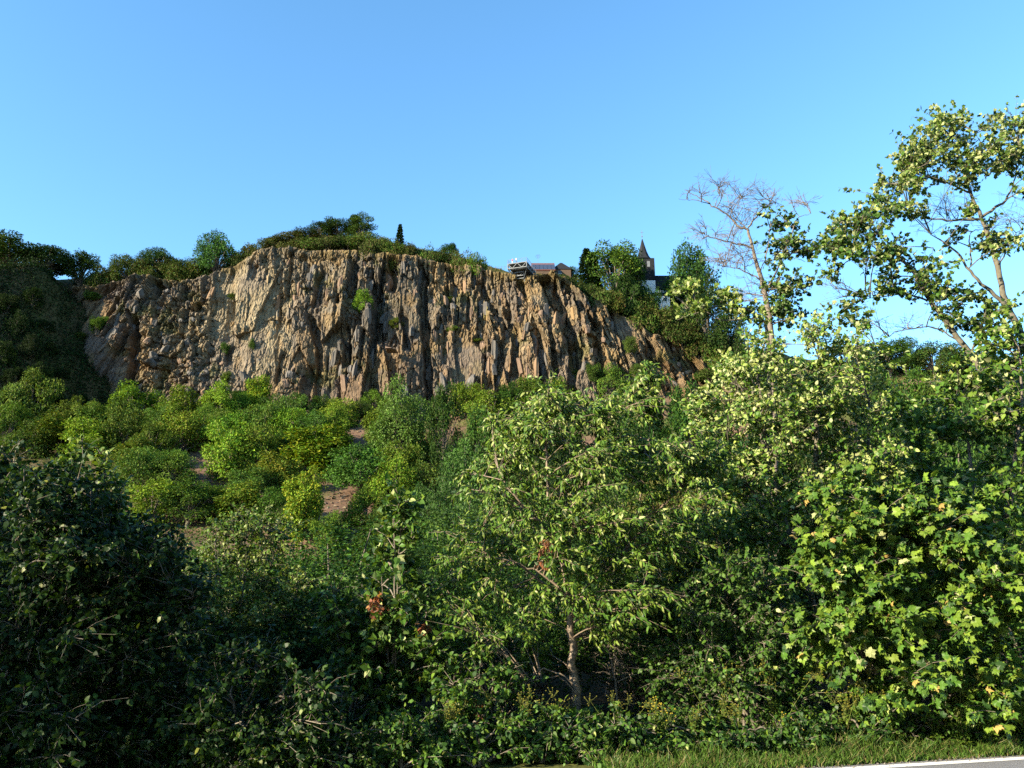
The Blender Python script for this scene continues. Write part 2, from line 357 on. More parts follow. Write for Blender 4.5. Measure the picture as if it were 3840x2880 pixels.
# gullies: polyline of pixels, width in px, depth in m
for pl, w, dep in [(((1580, 985), (1592, 1130), (1598, 1300), (1612, 1570)), 40, 3.6), (((1405, 1060), (1425, 1130), (1415, 1260)), 46, 2.6), (((1220, 1010), (1195, 1130)), 60, 2.2),
                   (((1168, 1180), (1190, 1300), (1185, 1430), (1180, 1540)), 40, 2.6), (((1290, 1210), (1300, 1300), (1290, 1360)), 40, 2.4), (((1320, 990), (1325, 1050)), 32, 2.2), (((1460, 970), (1475, 1060)), 32, 2.2),
                   (((1512, 1170), (1530, 1300)), 36, 2.4), (((1690, 1075), (1700, 1140)), 46, 2.4), (((1680, 985), (1690, 1050)), 46, 1.8), (((1790, 1050), (1860, 1160), (1900, 1240)), 42, 2.2), (((1910, 1170), (1935, 1260), (1925, 1400)), 40, 2.6),
                   (((2040, 1030), (2090, 1140), (2130, 1240), (2170, 1370)), 60, 3.2), (((2140, 1090), (2230, 1230)), 40, 2.2), (((2150, 1290), (2150, 1500)), 44, 2.8), (((2240, 1300), (2260, 1480)), 34, 2.2), (((2430, 1250), (2450, 1400)), 26, 1.8), (((2500, 1265), (2530, 1330)), 26, 1.8),
                   (((500, 1180), (505, 1290), (470, 1430), (430, 1560)), 46, 3.4), (((575, 1020), (590, 1100)), 46, 3.0), (((455, 1110), (400, 1200)), 18, 1.8), (((780, 1120), (700, 1190)), 28, 1.6), (((860, 1290), (850, 1350)), 26, 1.6), (((1060, 1320), (1040, 1420)), 30, 1.8), (((1000, 1400), (990, 1480)), 24, 1.5)]:
    ys = [p[1] for p in pl]; xp = np.interp(PYc, ys, [p[0] for p in pl]) + 9 * fbm(PYc / 40, PYc * 0 + w, 87, 3)
    wv = w * (0.6 + 0.5 * vnoise(PYc / 30, PYc * 0, int(w)))
    D -= dep * 1.25 * (1 - sstep(0.75, 1.1, np.abs(PXc - xp) / (wv / 2))) * sstep(ys[0] - 25, ys[0] + 15, PYc) * (1 - sstep(ys[-1] - 10, ys[-1] + 30, PYc))
topf = sstep(0.955, 1.0, vv)[:, None]
D = D * (1 - 0.6 * topf)
V = base.copy(); V[..., 1] -= D; V[..., 2] += 0.10 * D + 0.06 * fbm(S / 1.1, T / 1.1, 95, 2); V[..., 0] += 0.10 * fbm(S / 1.5, T / 1.5, 91, 2)
rim_n = fbm(S[-1] / 3.0, S[-1] * 0, 131, 3) * 0.9; V[..., 2] += (sstep(0.8, 1.0, vv)[:, None]) * rim_n[None]
# palette, rock by rock
tan_ = np.array((0.240, 0.184, 0.112)); pale = np.array((0.315, 0.262, 0.172)); grey = np.array((0.160, 0.146, 0.120)); dark = np.array((0.075, 0.070, 0.066))
purp = np.array((0.150, 0.104, 0.076)); rustc = np.array((0.215, 0.135, 0.066)); moss = np.array((0.085, 0.092, 0.025)); redb = np.array((0.172, 0.116, 0.074))
def mixc(a, b, w): return a * (1 - w[..., None]) + b * w[..., None]
nA = fbm(S / 6, T / 9, 201) * 0.5 + 0.5; nB = fbm(S / 2.2, T / 5, 207) * 0.5 + 0.5; nC = fbm(S / 9, T / 6, 213) * 0.5 + 0.5
C = np.broadcast_to(tan_, V.shape).copy()
C = mixc(C, grey, np.clip(sstep(0.35, 0.8, nA * 0.6 + q3 * 0.5) * 0.85, 0, 1))
C = mixc(C, dark, (q2 > 0.8) * 0.55 * (1 - slab))
C = mixc(C, dark, np.clip(zone(PXc, PYc, 1430, 1250, 170, 330, 0.6) * (0.25 + 0.5 * (p3 > 0.45)) , 0, 0.7))
C = mixc(C, pale, np.clip(zone(PXc, PYc, 930, 1200, 170, 260, 0.6) * (0.4 + 0.5 * nB), 0, 0.9))
C = mixc(C, purp, np.clip(zone(PXc, PYc, 340, 1250, 140, 260, 0.4) * 0.85 + zone(PXc, PYc, 1900, 1420, 260, 130, 0.6) * 0.75 * (nB > 0.42) + zone(PXc, PYc, 620, 1450, 200, 160, 0.6) * 0.5 * (q3 > 0.6) + zone(PXc, PYc, 1480, 1390, 110, 120) * 0.5, 0, 0.9))
C = mixc(C, redb, np.clip(zone(PXc, PYc, 1210, 1480, 260, 130, 0.5) * (0.3 + 0.6 * (q2 > 0.4)), 0, 0.85))
C = mixc(C, rustc, np.clip((zone(PXc, PYc, 2150, 1180, 450, 260, 0.6) * (q3 > 0.72) * 0.6) + zone(PXc, PYc, 2560, 1370, 170, 110, 0.5) * 0.55 * (0.5 + nB) + (q4 > 0.93) * 0.4, 0, 0.9))
C = mixc(C, tan_ * 1.15, np.clip(zone(PXc, PYc, 2080, 1180, 200, 250, 0.6) * 0.5 * (p3 < 0.6), 0, 1))
pg = np.array((0.135, 0.115, 0.108)); nD = fbm(S / 8, T / 11, 231, 3) * 0.5 + 0.5; nE = fbm(S / 7 + 9, T / 8, 241, 3) * 0.5 + 0.5
C = mixc(C, pg, sstep(0.50, 0.60, nD) * 0.5); C = mixc(C, np.array((0.24, 0.155, 0.062)), sstep(0.56, 0.66, nE) * 0.45)
C = mixc(C, moss, np.clip(sstep(0.56, 0.72, nC) * (nB > 0.5) * 0.6 * (1 - slab), 0, 0.7))
soil = sstep(0.93, 0.985, vv[:, None] + 0.05 * fbm(S / 4, T / 3, 221)); C = mixc(C, rustc * 0.55 + moss * 0.5, soil * 0.8 * (0.35 + 0.65 * (nC > 0.5)))
C *= (0.82 + 0.36 * q4)[..., None] * (0.85 + 0.3 * w3)[..., None]
C *= (0.80 + 0.40 * nB)[..., None] * 0.62
# lip that runs back under the turf
lip = []
for k, (dy, f) in enumerate(((1.2, 0.2), (3.0, 0.1), (5.5, -0.6), (8.0, -1.6))):
    L = V[-1].copy(); L[:, 1] = np.maximum(L[:, 1], ct[:, 1] - 1) + dy; L[:, 2] = ct[:, 2] + rim_n * (1 - dy / 8) + f; lip.append(L)
V = np.concatenate([V, np.stack(lip)], 0); C = np.concatenate([C, np.stack([C[-1]] * 4)], 0)
nr = V.shape[0]; idx = np.arange(nr * nu).reshape(nr, nu)
quads = np.stack([idx[:-1, :-1], idx[:-1, 1:], idx[1:, 1:], idx[1:, :-1]], -1).reshape(-1, 4)
cliff = link('cliff', np_mesh('cliff', V.reshape(-1, 3), quads, M['rock'], C.reshape(-1, 3)))
tag(cliff, 'tall weathered basalt quarry face of upright broken columns', None, None, 'structure')
FACE = V[:nv]; FC = C[:nv]

def rock_piece(rng, n, r, h, colr):
    a = np.sort(rng.uniform(0, 2 * math.pi, n)) * 0.35 + np.arange(n) * 2 * math.pi / n * 0.65
    rr = r * rng.uniform(0.75, 1.2, n); V = []
    sl = rng.uniform(-0.5, 0.5, 2)
    for k, (z, f) in enumerate(((-0.5, 0.85), (-0.15, 1.05), (0.36, 0.95), (0.5, 0.55))):
        for i in range(n):
            x, y = rr[i] * f * math.cos(a[i]), rr[i] * f * math.sin(a[i])
            V.append((x + rng.normal(0, 0.06 * r), y + rng.normal(0, 0.06 * r), z * h + (x * sl[0] + y * sl[1]) * (k > 1) * 0.9))
    V.append((0, 0, -0.5 * h)); V.append((0, 0, 0.52 * h)); F = []
    for k in range(3):
        for i in range(n):
            j = (i + 1) % n; F += [(k * n + i, k * n + j, (k + 1) * n + j), (k * n + i, (k + 1) * n + j, (k + 1) * n + i)]
    for i in range(n):
        j = (i + 1) % n; F += [(4 * n, j, i), (4 * n + 1, 3 * n + i, 3 * n + j)]
    V = np.array(V)
    return np_mesh('rock_column', V, F, M['rock'], np.tile(colr, (len(V), 1)) * rng.uniform(0.85, 1.15, (len(V), 1)))
rr_ = np.random.default_rng(5)
pal = [tan_, grey, tan_ * 1.1, pale, purp, dark * 1.3, redb, tan_ * 0.85, grey * 1.15, rustc * 0.8 + tan_ * 0.2]
rock_meshes = [[rock_piece(rr_, int(rr_.integers(5, 8)), 0.7, 1.0, c) for _ in range(2)] for c in pal]
placed = 0
while placed < 285:
    i = int(rr_.integers(20, nv - 22)); j = int(rr_.integers(30, nu - 40)); p = FACE[i, j]; x, y = float(PXc[i, j]), float(PYc[i, j])
    if slab[i, j] > 0.4 or y > 1545 or (x > 2250 and rr_.random() < 0.75): continue
    c = FC[i, j]; k = int(np.argmin([np.abs(q - c).sum() + rr_.random() * 0.08 for q in pal]))
    o = link('rock_column', rock_meshes[k][int(rr_.integers(2))], cliff)
    ru = rub[i, j]; s = float(rr_.uniform(0.6, 1.3)); h = float(rr_.uniform(2.0, 5.0) * (1 - 0.55 * ru)) * (1 if x < 2200 else 0.6)
    o.location = (p[0], p[1] + rr_.uniform(0.15, 0.6), p[2]); o.scale = (s, s * rr_.uniform(0.8, 1.3), h)
    ln = float(lean[i, j]); o.rotation_euler = (rr_.normal(-0.08, 0.07 + 0.2 * ru), -math.atan(ln) * 0.8 + rr_.normal(0, 0.07 + 0.25 * ru), rr_.uniform(0, 6.28))
    placed += 1
# the small overhanging ledge half way up
lp = px2w(1468, 1312, 200.2); lm = rock_piece(np.random.default_rng(9), 6, 1.0, 1.0, purp)
lo = link('rock_ledge', lm, cliff); lo.location = lp; lo.scale = (1.9, 3.2, 0.7); lo.rotation_euler = (0.1, 0.06, 0.2); lo['label'] = 'flat rock ledge jutting out and casting a long shadow'

# ------------------------------------------------------------------ foliage toolkit
def tubes(P, Rd, sides=5):
    """P (N,K,3) polylines, Rd (N,K) radii -> verts, tris"""
    Nn, K, _ = P.shape
    t = np.gradient(P, axis=1); t = nz(t)
    ref = np.where(np.abs(t[..., 2:3]) > 0.9, np.array([1.0, 0, 0]), np.array([0, 0, 1.0]))
    u = nz(np.cross(t, ref)); w = np.cross(t, u)
    an = np.arange(sides) / sides * 2 * math.pi
    V = P[:, :, None] + Rd[:, :, None, None] * (np.cos(an)[:, None] * u[:, :, None] + np.sin(an)[:, None] * w[:, :, None])
    b = (np.arange(Nn) * K * sides)[:, None, None]; k = (np.arange(K - 1) * sides)[None, :, None]; i = np.arange(sides)[None, None]; j = (i + 1) % sides
    a0, a1, c0, c1 = b + k + i, b + k + j, b + k + sides + i, b + k + sides + j
    F = np.concatenate([np.stack([a0, a1, c1], -1).reshape(-1, 3), np.stack([a0, c1, c0], -1).reshape(-1, 3)])
    return V.reshape(-1, 3), F

def join(parts):
    Vs, Fs, o = [], [], 0
    for V, F in parts:
        Vs.append(V); Fs.append(F + o); o += len(V)
    return np.concatenate(Vs), np.concatenate(Fs)

def fan(outl, cz=0.0):
    n = len(outl); c = (0.45, 0, cz); V = np.array([c] + outl, float)
    F = np.array([(0, i + 1, (i + 1) % n + 1) for i in range(n)]); return V, F
# leaf shapes: x along the leaf from its stalk, y across, z out of the blade
LEAF = {
    'diamond': (np.array([(0, 0, 0), (0.45, 0.30, 0.06), (1, 0, -0.10), (0.45, -0.30, 0.06)], float), np.array([(0, 2, 1), (0, 3, 2)])),
    'ovate': (np.array([(0, 0, 0), (0.3, 0.30, 0.07), (0.7, 0.22, 0.02), (1, 0, -0.12), (0.7, -0.22, 0.02), (0.3, -0.30, 0.07)], float), np.array([(0, 5, 1), (1, 5, 4), (1, 4, 2), (2, 4, 3)])),
    'long': (np.array([(0, 0, 0), (0.3, 0.16, 0.05), (0.68, 0.13, -0.06), (1, 0, -0.28), (0.68, -0.13, -0.06), (0.3, -0.16, 0.05)], float),
             np.array([(0, 5, 1), (1, 5, 2), (5, 4, 2), (2, 4, 3)])),
    'heart': fan([(0.06, 0, 0), (-0.04, 0.22, 0.04), (0.16, 0.42, 0.06), (0.5, 0.36, 0.03), (0.8, 0.16, -0.03), (1.05, 0, -0.1), (0.8, -0.16, -0.03), (0.5, -0.36, 0.03), (0.16, -0.42, 0.06), (-0.04, -0.22, 0.04)], -0.03),
    'maple': fan([(0.1, 0, 0), (-0.02, 0.16, 0.0), (0.02, 0.42, -0.05), (0.20, 0.38, 0.03), (0.52, 0.60, -0.10), (0.50, 0.40, 0.04), (0.70, 0.36, -0.02), (0.74, 0.20, 0.05), (1.05, 0, -0.16),
                  (0.74, -0.20, 0.05), (0.70, -0.36, -0.02), (0.50, -0.40, 0.04), (0.52, -0.60, -0.10), (0.20, -0.38, 0.03), (0.02, -0.42, -0.05), (-0.02, -0.16, 0.0)], 0.04),
}

def leaf_frames(pos, ax, nr):
    ax = nz(ax); nr = nr - (nr * ax).sum(-1, keepdims=True) * ax; nr = nz(nr); return ax, np.cross(nr, ax), nr

def leaf_mesh_arrays(pos, ax, nr, size, shape, colr):
    tv, tf = LEAF[shape]; ax, sd, nr = leaf_frames(pos, ax, nr); m = len(tv)
    V = pos[:, None] + size[:, None, None] * (tv[None, :, 0:1] * ax[:, None] + tv[None, :, 1:2] * sd[:, None] + tv[None, :, 2:3] * nr[:, None])
    F = tf[None] + (np.arange(len(pos)) * m)[:, None, None]
    return V.reshape(-1, 3), F.reshape(-1, 3), np.repeat(colr, m, axis=0)

def pick(rng, n, pal, wts, jit=0.18):
    pal = np.array(pal, float); w = np.array(wts, float); k = rng.choice(len(pal), n, p=w / w.sum())
    return pal[k] * rng.uniform(1 - jit, 1 + jit, (n, 1)) * rng.uniform(1 - jit / 3, 1 + jit / 3, (n, 3))

def rdir(rng, n):
    return nz(rng.normal(size=(n, 3)))

# leaf colours
GRN, YGR, DGR, BGR, PAL, OLV = (0.040, 0.085, 0.012), (0.074, 0.118, 0.014), (0.016, 0.040, 0.010), (0.046, 0.080, 0.020), (0.28, 0.31, 0.14), (0.062, 0.080, 0.019)
BRN = (0.15, 0.055, 0.024)

def blob_crown(seed, w=6.0, h=4.5, nc=20, per=320, leaf=0.26, pal=((GRN), (YGR)), wts=(0.6, 0.4), shape='diamond', low=-0.2, crad=(0.17, 0.30), env=None, up=0.35):
    """a crown of leafy clumps standing on z = 0; width w, height h"""
    rng = np.random.default_rng(seed); P = []; A = []; Nn = []; Cc = []
    d = rdir(rng, nc * 3); d = d[d[:, 2] > low][:nc]; nc = len(d)
    rad = rng.uniform(0.45, 0.95, nc); cr = rng.uniform(*crad, nc)
    ce = d * rad[:, None] * np.array([w / 2, w / 2, h * 0.5]) + np.array([0, 0, h * 0.48])
    if env is not None: ce[:, :2] *= env(np.clip(ce[:, 2] / h, 0, 1))[:, None]
    cjit = rng.uniform(0.78, 1.2, nc)
    for c, r, cj in zip(ce, cr, cjit):
        n = int(per * (r / 0.24) ** 2); q = rdir(rng, n)
        rr = r * (0.45 + 0.6 * rng.random(n) ** 0.6) * rng.uniform(0.85, 1.25, n)
        p = c + q * rr[:, None] * np.array([w, w, (w + h) / 2 * 0.85]) * 0.8
        P.append(p); Nn.append(q * 0.55 + nz(p - np.array([0, 0, h * 0.35])) * 0.3 + np.array([0, 0, up]) + rng.normal(0, 0.42, (n, 3)))
        A.append(q + rng.normal(0, 0.6, (n, 3)) + np.array([0, 0, -0.25])); Cc.append(pick(rng, n, pal, wts) * cj)
    P = np.concatenate(P); keep = P[:, 2] > 0.02; A = np.concatenate(A)[keep]; Nn = np.concatenate(Nn)[keep]; Cc = np.concatenate(Cc)[keep]; P = P[keep]
    V, F, K = leaf_mesh_arrays(P, A, Nn, leaf * rng.uniform(0.7, 1.3, len(P)), shape, Cc)
    return np_mesh('crown', V, F, M['leaf_far'], K), ce

def stems_mesh(seed, ce, h, r0=0.09, mat='bark', trunk=None, name='stem'):
    """stems from the base up into the clumps; trunk = height of a single bole or None"""
    rng = np.random.default_rng(seed); n = len(ce); t = np.linspace(0, 1, 6)[None, :, None]
    st = np.c_[rng.normal(0, 0.25, (n, 2)), np.full(n, -0.25)] if trunk is None else np.c_[rng.normal(0, 0.04, (n, 2)), rng.uniform(trunk * 0.75, trunk * 1.15, n)]
    mid = st * 0.5 + ce * 0.5; mid[:, :2] *= 0.65; mid[:, 2] = st[:, 2] + (ce[:, 2] - st[:, 2]) * 0.6
    P = (1 - t) ** 2 * st[:, None] + 2 * t * (1 - t) * mid[:, None] + t ** 2 * ce[:, None]
    Rr = np.linspace(r0 * (1 if trunk is None else 0.5), r0 * 0.15, 6)[None] * rng.uniform(0.6, 1.1, (n, 1))
    parts = [tubes(P, Rr, 5)]
    if trunk is not None:
        z = np.linspace(-0.4, trunk * 1.15, 7); B = np.c_[rng.normal(0, 0.05, (7, 2)).cumsum(0) * 0.5, z][None]
        parts.append(tubes(B, np.linspace(r0 * 1.25, r0 * 0.75, 7)[None], 8))
    V, F = join(parts)
    return np_mesh(name, V, F, M[mat], None, True)

def make_kind(seed, trunk=None, r0=0.09, w=6.0, h=4.5, mat='bark', **kw):
    me, ce = blob_crown(seed, w, h, **kw)
    return dict(crown=me, stem=stems_mesh(seed + 1, ce, h, r0, mat, trunk, 'trunk' if trunk else 'stem'), w=w, h=h, wood='trunk' if trunk else 'stem')

def conifer_kind(seed, w=4.0, h=10.0, leaf=0.5, pal=((DGR),), wts=(1,)):
    rng = np.random.default_rng(seed); P = []; A = []; Nn = []; n = 3600
    z = h * (0.04 + 0.96 * rng.random(n) ** 1.25); az = rng.uniform(0, 6.28, n); lay = 0.72 + 0.28 * np.cos(z / h * 70 + np.sin(az * 3) * 1.5)
    rad = (w / 2) * (1 - z / h) ** 0.85 * lay * rng.uniform(0.25, 1.0, n) ** 0.5 * (1 + 0.25 * np.sin(az * 5 + z)) + 0.06
    o = np.c_[np.cos(az), np.sin(az), np.zeros(n)]; P = o * rad[:, None] + np.c_[np.zeros((n, 2)), z - rad * 0.25]
    A = o + np.c_[rng.normal(0, 0.35, (n, 2)), rng.normal(-0.15, 0.3, n)]; Nn = o * 0.4 + np.array([0, 0, 0.7]) + rng.normal(0, 0.4, (n, 3))
    V, F, K = leaf_mesh_arrays(P, A, Nn, leaf * rng.uniform(0.6, 1.2, n), 'diamond', pick(rng, n, pal, wts, 0.25))
    zt = np.linspace(-0.3, h * 0.98, 6); tv, tf = tubes(np.c_[np.zeros((6, 2)), zt][None], np.linspace(0.16, 0.02, 6)[None], 6)
    return dict(crown=np_mesh('crown', V, F, M['leaf_far'], K), stem=np_mesh('trunk', tv, tf, M['bark'], None, True), w=w, h=h, wood='trunk')

def put(kind, name, label, cat, loc, w, h, rz=0.0, tint=(1, 1, 1), group=None, tilt=0.0):
    e = empty(name, loc, label, cat, group); e.rotation_euler = (tilt, tilt * 0.5, rz)
    e.scale = (w / kind['w'], w / kind['w'], h / kind['h'])
    c = link('crown', kind['crown'], e); c.color = (*tint, 1); link(kind['wood'], kind['stem'], e)
    return e

# ------------------------------------------------------------------ traced trees: a skeleton, leafy sprays hung on it
def smooth_poly(P, n):
    P = np.asarray(P, float)
    if len(P) == 2: return P[0] + (P[1] - P[0]) * np.linspace(0, 1, n)[:, None]
    Q = np.concatenate([[2 * P[0] - P[1]], P, [2 * P[-1] - P[-2]]]); t = np.linspace(0, len(P) - 1 - 1e-6, n); k = t.astype(int); f = (t - k)[:, None]
    a, b, c, d = Q[k], Q[k + 1], Q[k + 2], Q[k + 3]
    return 0.5 * (2 * b + (c - a) * f + (2 * a - 5 * b + 4 * c - d) * f ** 2 + (3 * b - a - 3 * c + d) * f ** 3)

def in_poly(x, y, poly):
    r = np.zeros(x.shape, bool); n = len(poly)
    for i in range(n):
        x0, y0 = poly[i]; x1, y1 = poly[(i + 1) % n]
        r ^= ((y0 > y) != (y1 > y)) & (x < (x1 - x0) * (y - y0) / (y1 - y0 + 1e-9) + x0)
    return r

def fill(rng, poly, n, y0, y1, rad):
    """n spray centres spread through a crown whose outline is poly (px) between the distances y0, y1"""
    p = np.array(poly, float); lo, hi = p.min(0), p.max(0); X = []; Y = []
    while len(X) < n:
        x = rng.uniform(lo[0], hi[0], 4 * n); y = rng.uniform(lo[1], hi[1], 4 * n); k = in_poly(x, y, poly); X += list(x[k]); Y += list(y[k])
    c = px2w(np.array(X[:n]), np.array(Y[:n]), rng.uniform(y0, y1, n)); c[:, 2] = np.maximum(c[:, 2], 0.15)
    return np.c_[c, rng.uniform(0.7, 1.25, n) * rad]

def blobs(rng, lst, Y, dY):
    """px ellipses (x, y, rx, ry, n, r m)"""
    out = []
    for x, y, rx, ry, n, r in lst:
        a = rng.uniform(0, 6.28, n); q = np.sqrt(rng.random(n)); c = px2w(x + rx * q * np.cos(a), y + ry * q * np.sin(a), Y + rng.normal(0, dY, n)); out.append(np.c_[c, rng.uniform(0.75, 1.2, n) * r])
    return np.concatenate(out)

LEAF_OBJ = {}
def leaf_variants(shape, cols, key):
    if key not in LEAF_OBJ:
        tv, tf = LEAF[shape]; LEAF_OBJ[key] = [np_mesh('leaf', tv, tf, M['leaf'], np.tile(c, (len(tv), 1))) for c in cols]
    return LEAF_OBJ[key]

def traced_tree(name, label, cat, seed, base, skel, sprays, shape='ovate', leaf=0.09, twigs=7, per=8, pal=(GRN, YGR), wts=(0.6, 0.4), wood='bark', droop=0.3, bare=None, n_obj=0, up=0.5,
                brown=None, group=None, reach=0.02, palefn=None, twr=0.0035, brl=0.010, gap_below=0.05, sun_up=0.4, gain=1.15):
    """skel: list of (points (world), r0, r1); sprays (n,4): centre and radius; bare: sprays that carry twigs only"""
    rng = np.random.default_rng(seed); base = np.array(base, float); root = empty(name, base, label, cat, group)
    dense = []; parts = []
    for pts, r0, r1 in skel:
        n = max(10, 4 * len(pts)); c = smooth_poly(pts, n); c[1:-1] += rng.normal(0, 0.012, (n - 2, 3)); rr = np.linspace(r0, r1, n) * (1 + rng.normal(0, 0.05, n))
        parts.append(tubes(c[None], rr[None], 8 if r0 > 0.03 else 5)); dense.append(np.c_[smooth_poly(pts, 40)])
    dense = np.concatenate(dense)
    def grow(sp, tw, rb):
        n = len(sp); c = sp[:, :3]
        df = c[:, None] - dense[None]; cost = np.linalg.norm(df, axis=-1) + 0.9 * np.maximum(-df[..., 2] + 0.15, 0)
        at = dense[np.argmin(cost, 1)]
        mid = (at + c) / 2; mid[:, 2] += 0.12 * np.linalg.norm(c - at, axis=1) + rng.normal(0, 0.05, n); mid[:, :2] += rng.normal(0, 0.06, (n, 2))
        t = np.linspace(0, 1, 5)[None, :, None]; B = (1 - t) ** 2 * at[:, None] + 2 * t * (1 - t) * mid[:, None] + t ** 2 * c[:, None]
        parts.append(tubes(B, np.linspace(rb, rb * 0.45, 5)[None] * rng.uniform(0.7, 1.3, (n, 1)), 4))
        m = n * tw; w = np.repeat(np.arange(n), tw); f = rng.uniform(0.45, 1.0, m)[:, None]
        st = (1 - f) ** 2 * at[w] + 2 * f * (1 - f) * mid[w] + f ** 2 * c[w]
        out = rdir(rng, m); out[:, 2] = out[:, 2] * 0.7 + 0.25; en = c[w] + out * sp[w, 3:4] * rng.uniform(0.6, 1.25, (m, 1))
        md = (st + en) / 2 + rng.normal(0, 0.05, (m, 3)) * sp[w, 3:4]; md[:, 2] += 0.12 * sp[w, 3]; en[:, 2] -= droop * 0.5 * sp[w, 3]
        t = np.linspace(0, 1, 3)[None, :, None]; Tw = (1 - t) ** 2 * st[:, None] + 2 * t * (1 - t) * md[:, None] + t ** 2 * en[:, None]
        parts.append(tubes(Tw, np.linspace(twr * 1.5, twr * 0.6, 3)[None] * np.ones((m, 1)), 3))
        return st, md, en, w
    if bare is not None:
        st, md, en, w = grow(bare, 7, brl); # a second order of bare twiglets
        m = len(st); k = np.repeat(np.arange(m), 3); f = rng.uniform(0.3, 0.95, len(k))[:, None]; a = (1 - f) * st[k] + f * en[k]; L = np.linalg.norm(en - st, axis=1)[k, None]
        b = a + nz(nz(en - st)[k] + rng.normal(0, 0.6, (len(k), 3))) * L * rng.uniform(0.2, 0.5, (len(k), 1)); t = np.linspace(0, 1, 3)[None, :, None]
        parts.append(tubes(a[:, None] * (1 - t) + b[:, None] * t, np.linspace(twr, twr * 0.5, 3)[None] * np.ones((len(k), 1)), 3))
    LV = None
    def leaves(sp, pal_, wts_, per_):
        st, md, en, w = grow(sp, twigs, brl); m = len(st); k = np.repeat(np.arange(m), per_); n = len(k)
        f = rng.uniform(0.12, 1.04, n)[:, None]; p = (1 - f) ** 2 * st[k] + 2 * f * (1 - f) * md[k] + f ** 2 * en[k]
        tan = nz(2 * (1 - f) * (md - st)[k] + 2 * f * (en - md)[k]); ax = nz(tan * 0.6 + rdir(rng, n) * 0.85 + np.array([0, 0, -droop]))
        p = p + ax * leaf * 0.18; up_ = np.array([0, 0, up]) + np.array(SUN_TO) * sun_up + rdir(rng, n) * 0.75
        size = leaf * rng.uniform(0.6, 1.25, n); cl = pick(rng, n, pal_, wts_) * gain
        if palefn is not None:
            pr = palefn(p); kk = rng.random(n) < pr; cl[kk] = pick(rng, int(kk.sum()), [PAL, (0.26, 0.31, 0.10)], [0.5, 0.5])
        ok = p[:, 2] > 0.03
        return p[ok], ax[ok], up_[ok], size[ok], cl[ok]
    if sprays is not None and len(sprays):
        p, ax, up_, size, cl = leaves(sprays, pal, wts, per)
        if n_obj:
            x, y = w2px(p); vis = (x > 20) & (x < 3820) & (y > 20) & (y < 2860); sc_ = np.where(vis, np.linalg.norm(p - np.array([0, 0, CAM_H]), axis=1) / size, 1e9)
            o = np.argsort(sc_)[:n_obj]; A_, S_, N_ = leaf_frames(p[o], ax[o], up_[o])
            var = leaf_variants(shape, [pick(rng, 1, pal, wts)[0] * gain for _ in range(9)] + ([PAL] if palefn is not None else []), name + shape)
            for i, q in enumerate(o):
                lf = link('leaf', var[int(rng.integers(len(var)))], root); s = size[q]; l = p[q] - base
                lf.matrix_local = Matrix(((A_[i, 0] * s, S_[i, 0] * s, N_[i, 0] * s, l[0]), (A_[i, 1] * s, S_[i, 1] * s, N_[i, 1] * s, l[1]), (A_[i, 2] * s, S_[i, 2] * s, N_[i, 2] * s, l[2]), (0, 0, 0, 1)))
            keep = np.ones(len(p), bool); keep[o] = False; p, ax, up_, size, cl = p[keep], ax[keep], up_[keep], size[keep], cl[keep]
        V, F, K = leaf_mesh_arrays(p - base, ax, up_, size, shape, cl)
        cr = link('crown', np_mesh('crown', V, F, M['leaf'], K), root)
        if n_obj: cr['kind'] = 'stuff'
    if brown is not None:
        p, ax, up_, size, cl = leaves(brown, [BRN, (0.10, 0.035, 0.02), (0.24, 0.12, 0.05)], [0.5, 0.3, 0.2], 4)
        ax[:, 2] -= 0.9; V, F, K = leaf_mesh_arrays(p - base, nz(ax), up_ - np.array([0, 0, up]), size * 0.6, shape, cl)
        link('withered_leaves', np_mesh('withered_leaves', V, F, M['leaf'], K), root)['label'] = 'bunch of withered red-brown leaves'
    V, F = join(parts); link('trunk', np_mesh('trunk', V - base, F, M[wood], None, True), root)
    return root

def W(pts, Y=None):
    """pixel polyline -> world; each point (x, y) or (x, y, Y)"""
    return np.array([px2w(p[0], p[1], p[2] if len(p) > 2 else Y) for p in pts])

# ------------------------------------------------------------------ kinds of far and middle-distance plants
KB = [make_kind(300 + 10 * i, w=6.0, h=5.4, nc=46 + 2 * i, per=420, leaf=0.24, crad=(0.08, 0.20), low=-0.95, pal=(GRN, YGR, OLV), wts=w) for i, w in enumerate(((0.6, 0.3, 0.1), (0.35, 0.55, 0.1), (0.5, 0.2, 0.3), (0.7, 0.2, 0.1), (0.4, 0.4, 0.2)))]
KT = [make_kind(400, trunk=2.0, r0=0.28, w=8, h=9, nc=34, per=560, leaf=0.30, pal=(GRN, DGR, OLV), wts=(0.6, 0.25, 0.15), crad=(0.12, 0.21), low=-0.6),
      make_kind(410, trunk=1.6, r0=0.26, w=7, h=9.5, nc=40, per=560, leaf=0.28, pal=(GRN, YGR, DGR), wts=(0.5, 0.25, 0.25), crad=(0.11, 0.19), low=-0.5),
      make_kind(420, trunk=2.2, r0=0.3, w=9, h=9, nc=44, per=560, leaf=0.32, pal=(GRN, BGR, DGR), wts=(0.4, 0.4, 0.2), crad=(0.10, 0.18), low=-0.4)]
KA = [make_kind(440 + 10 * i, trunk=3.0, r0=0.2, w=7, h=11, nc=50, per=640, leaf=0.25, shape='diamond', pal=(BGR, GRN, (0.075, 0.12, 0.035)), wts=(0.35, 0.5, 0.15), crad=(0.10, 0.17), low=-0.55, mat='bark_pale') for i in range(2)]
KO = make_kind(470, trunk=2.6, r0=0.2, w=7.5, h=9, nc=46, per=620, leaf=0.24, pal=(OLV, GRN, (0.10, 0.10, 0.04)), wts=(0.5, 0.3, 0.2), crad=(0.10, 0.17), low=-0.35, mat='bark_pale')
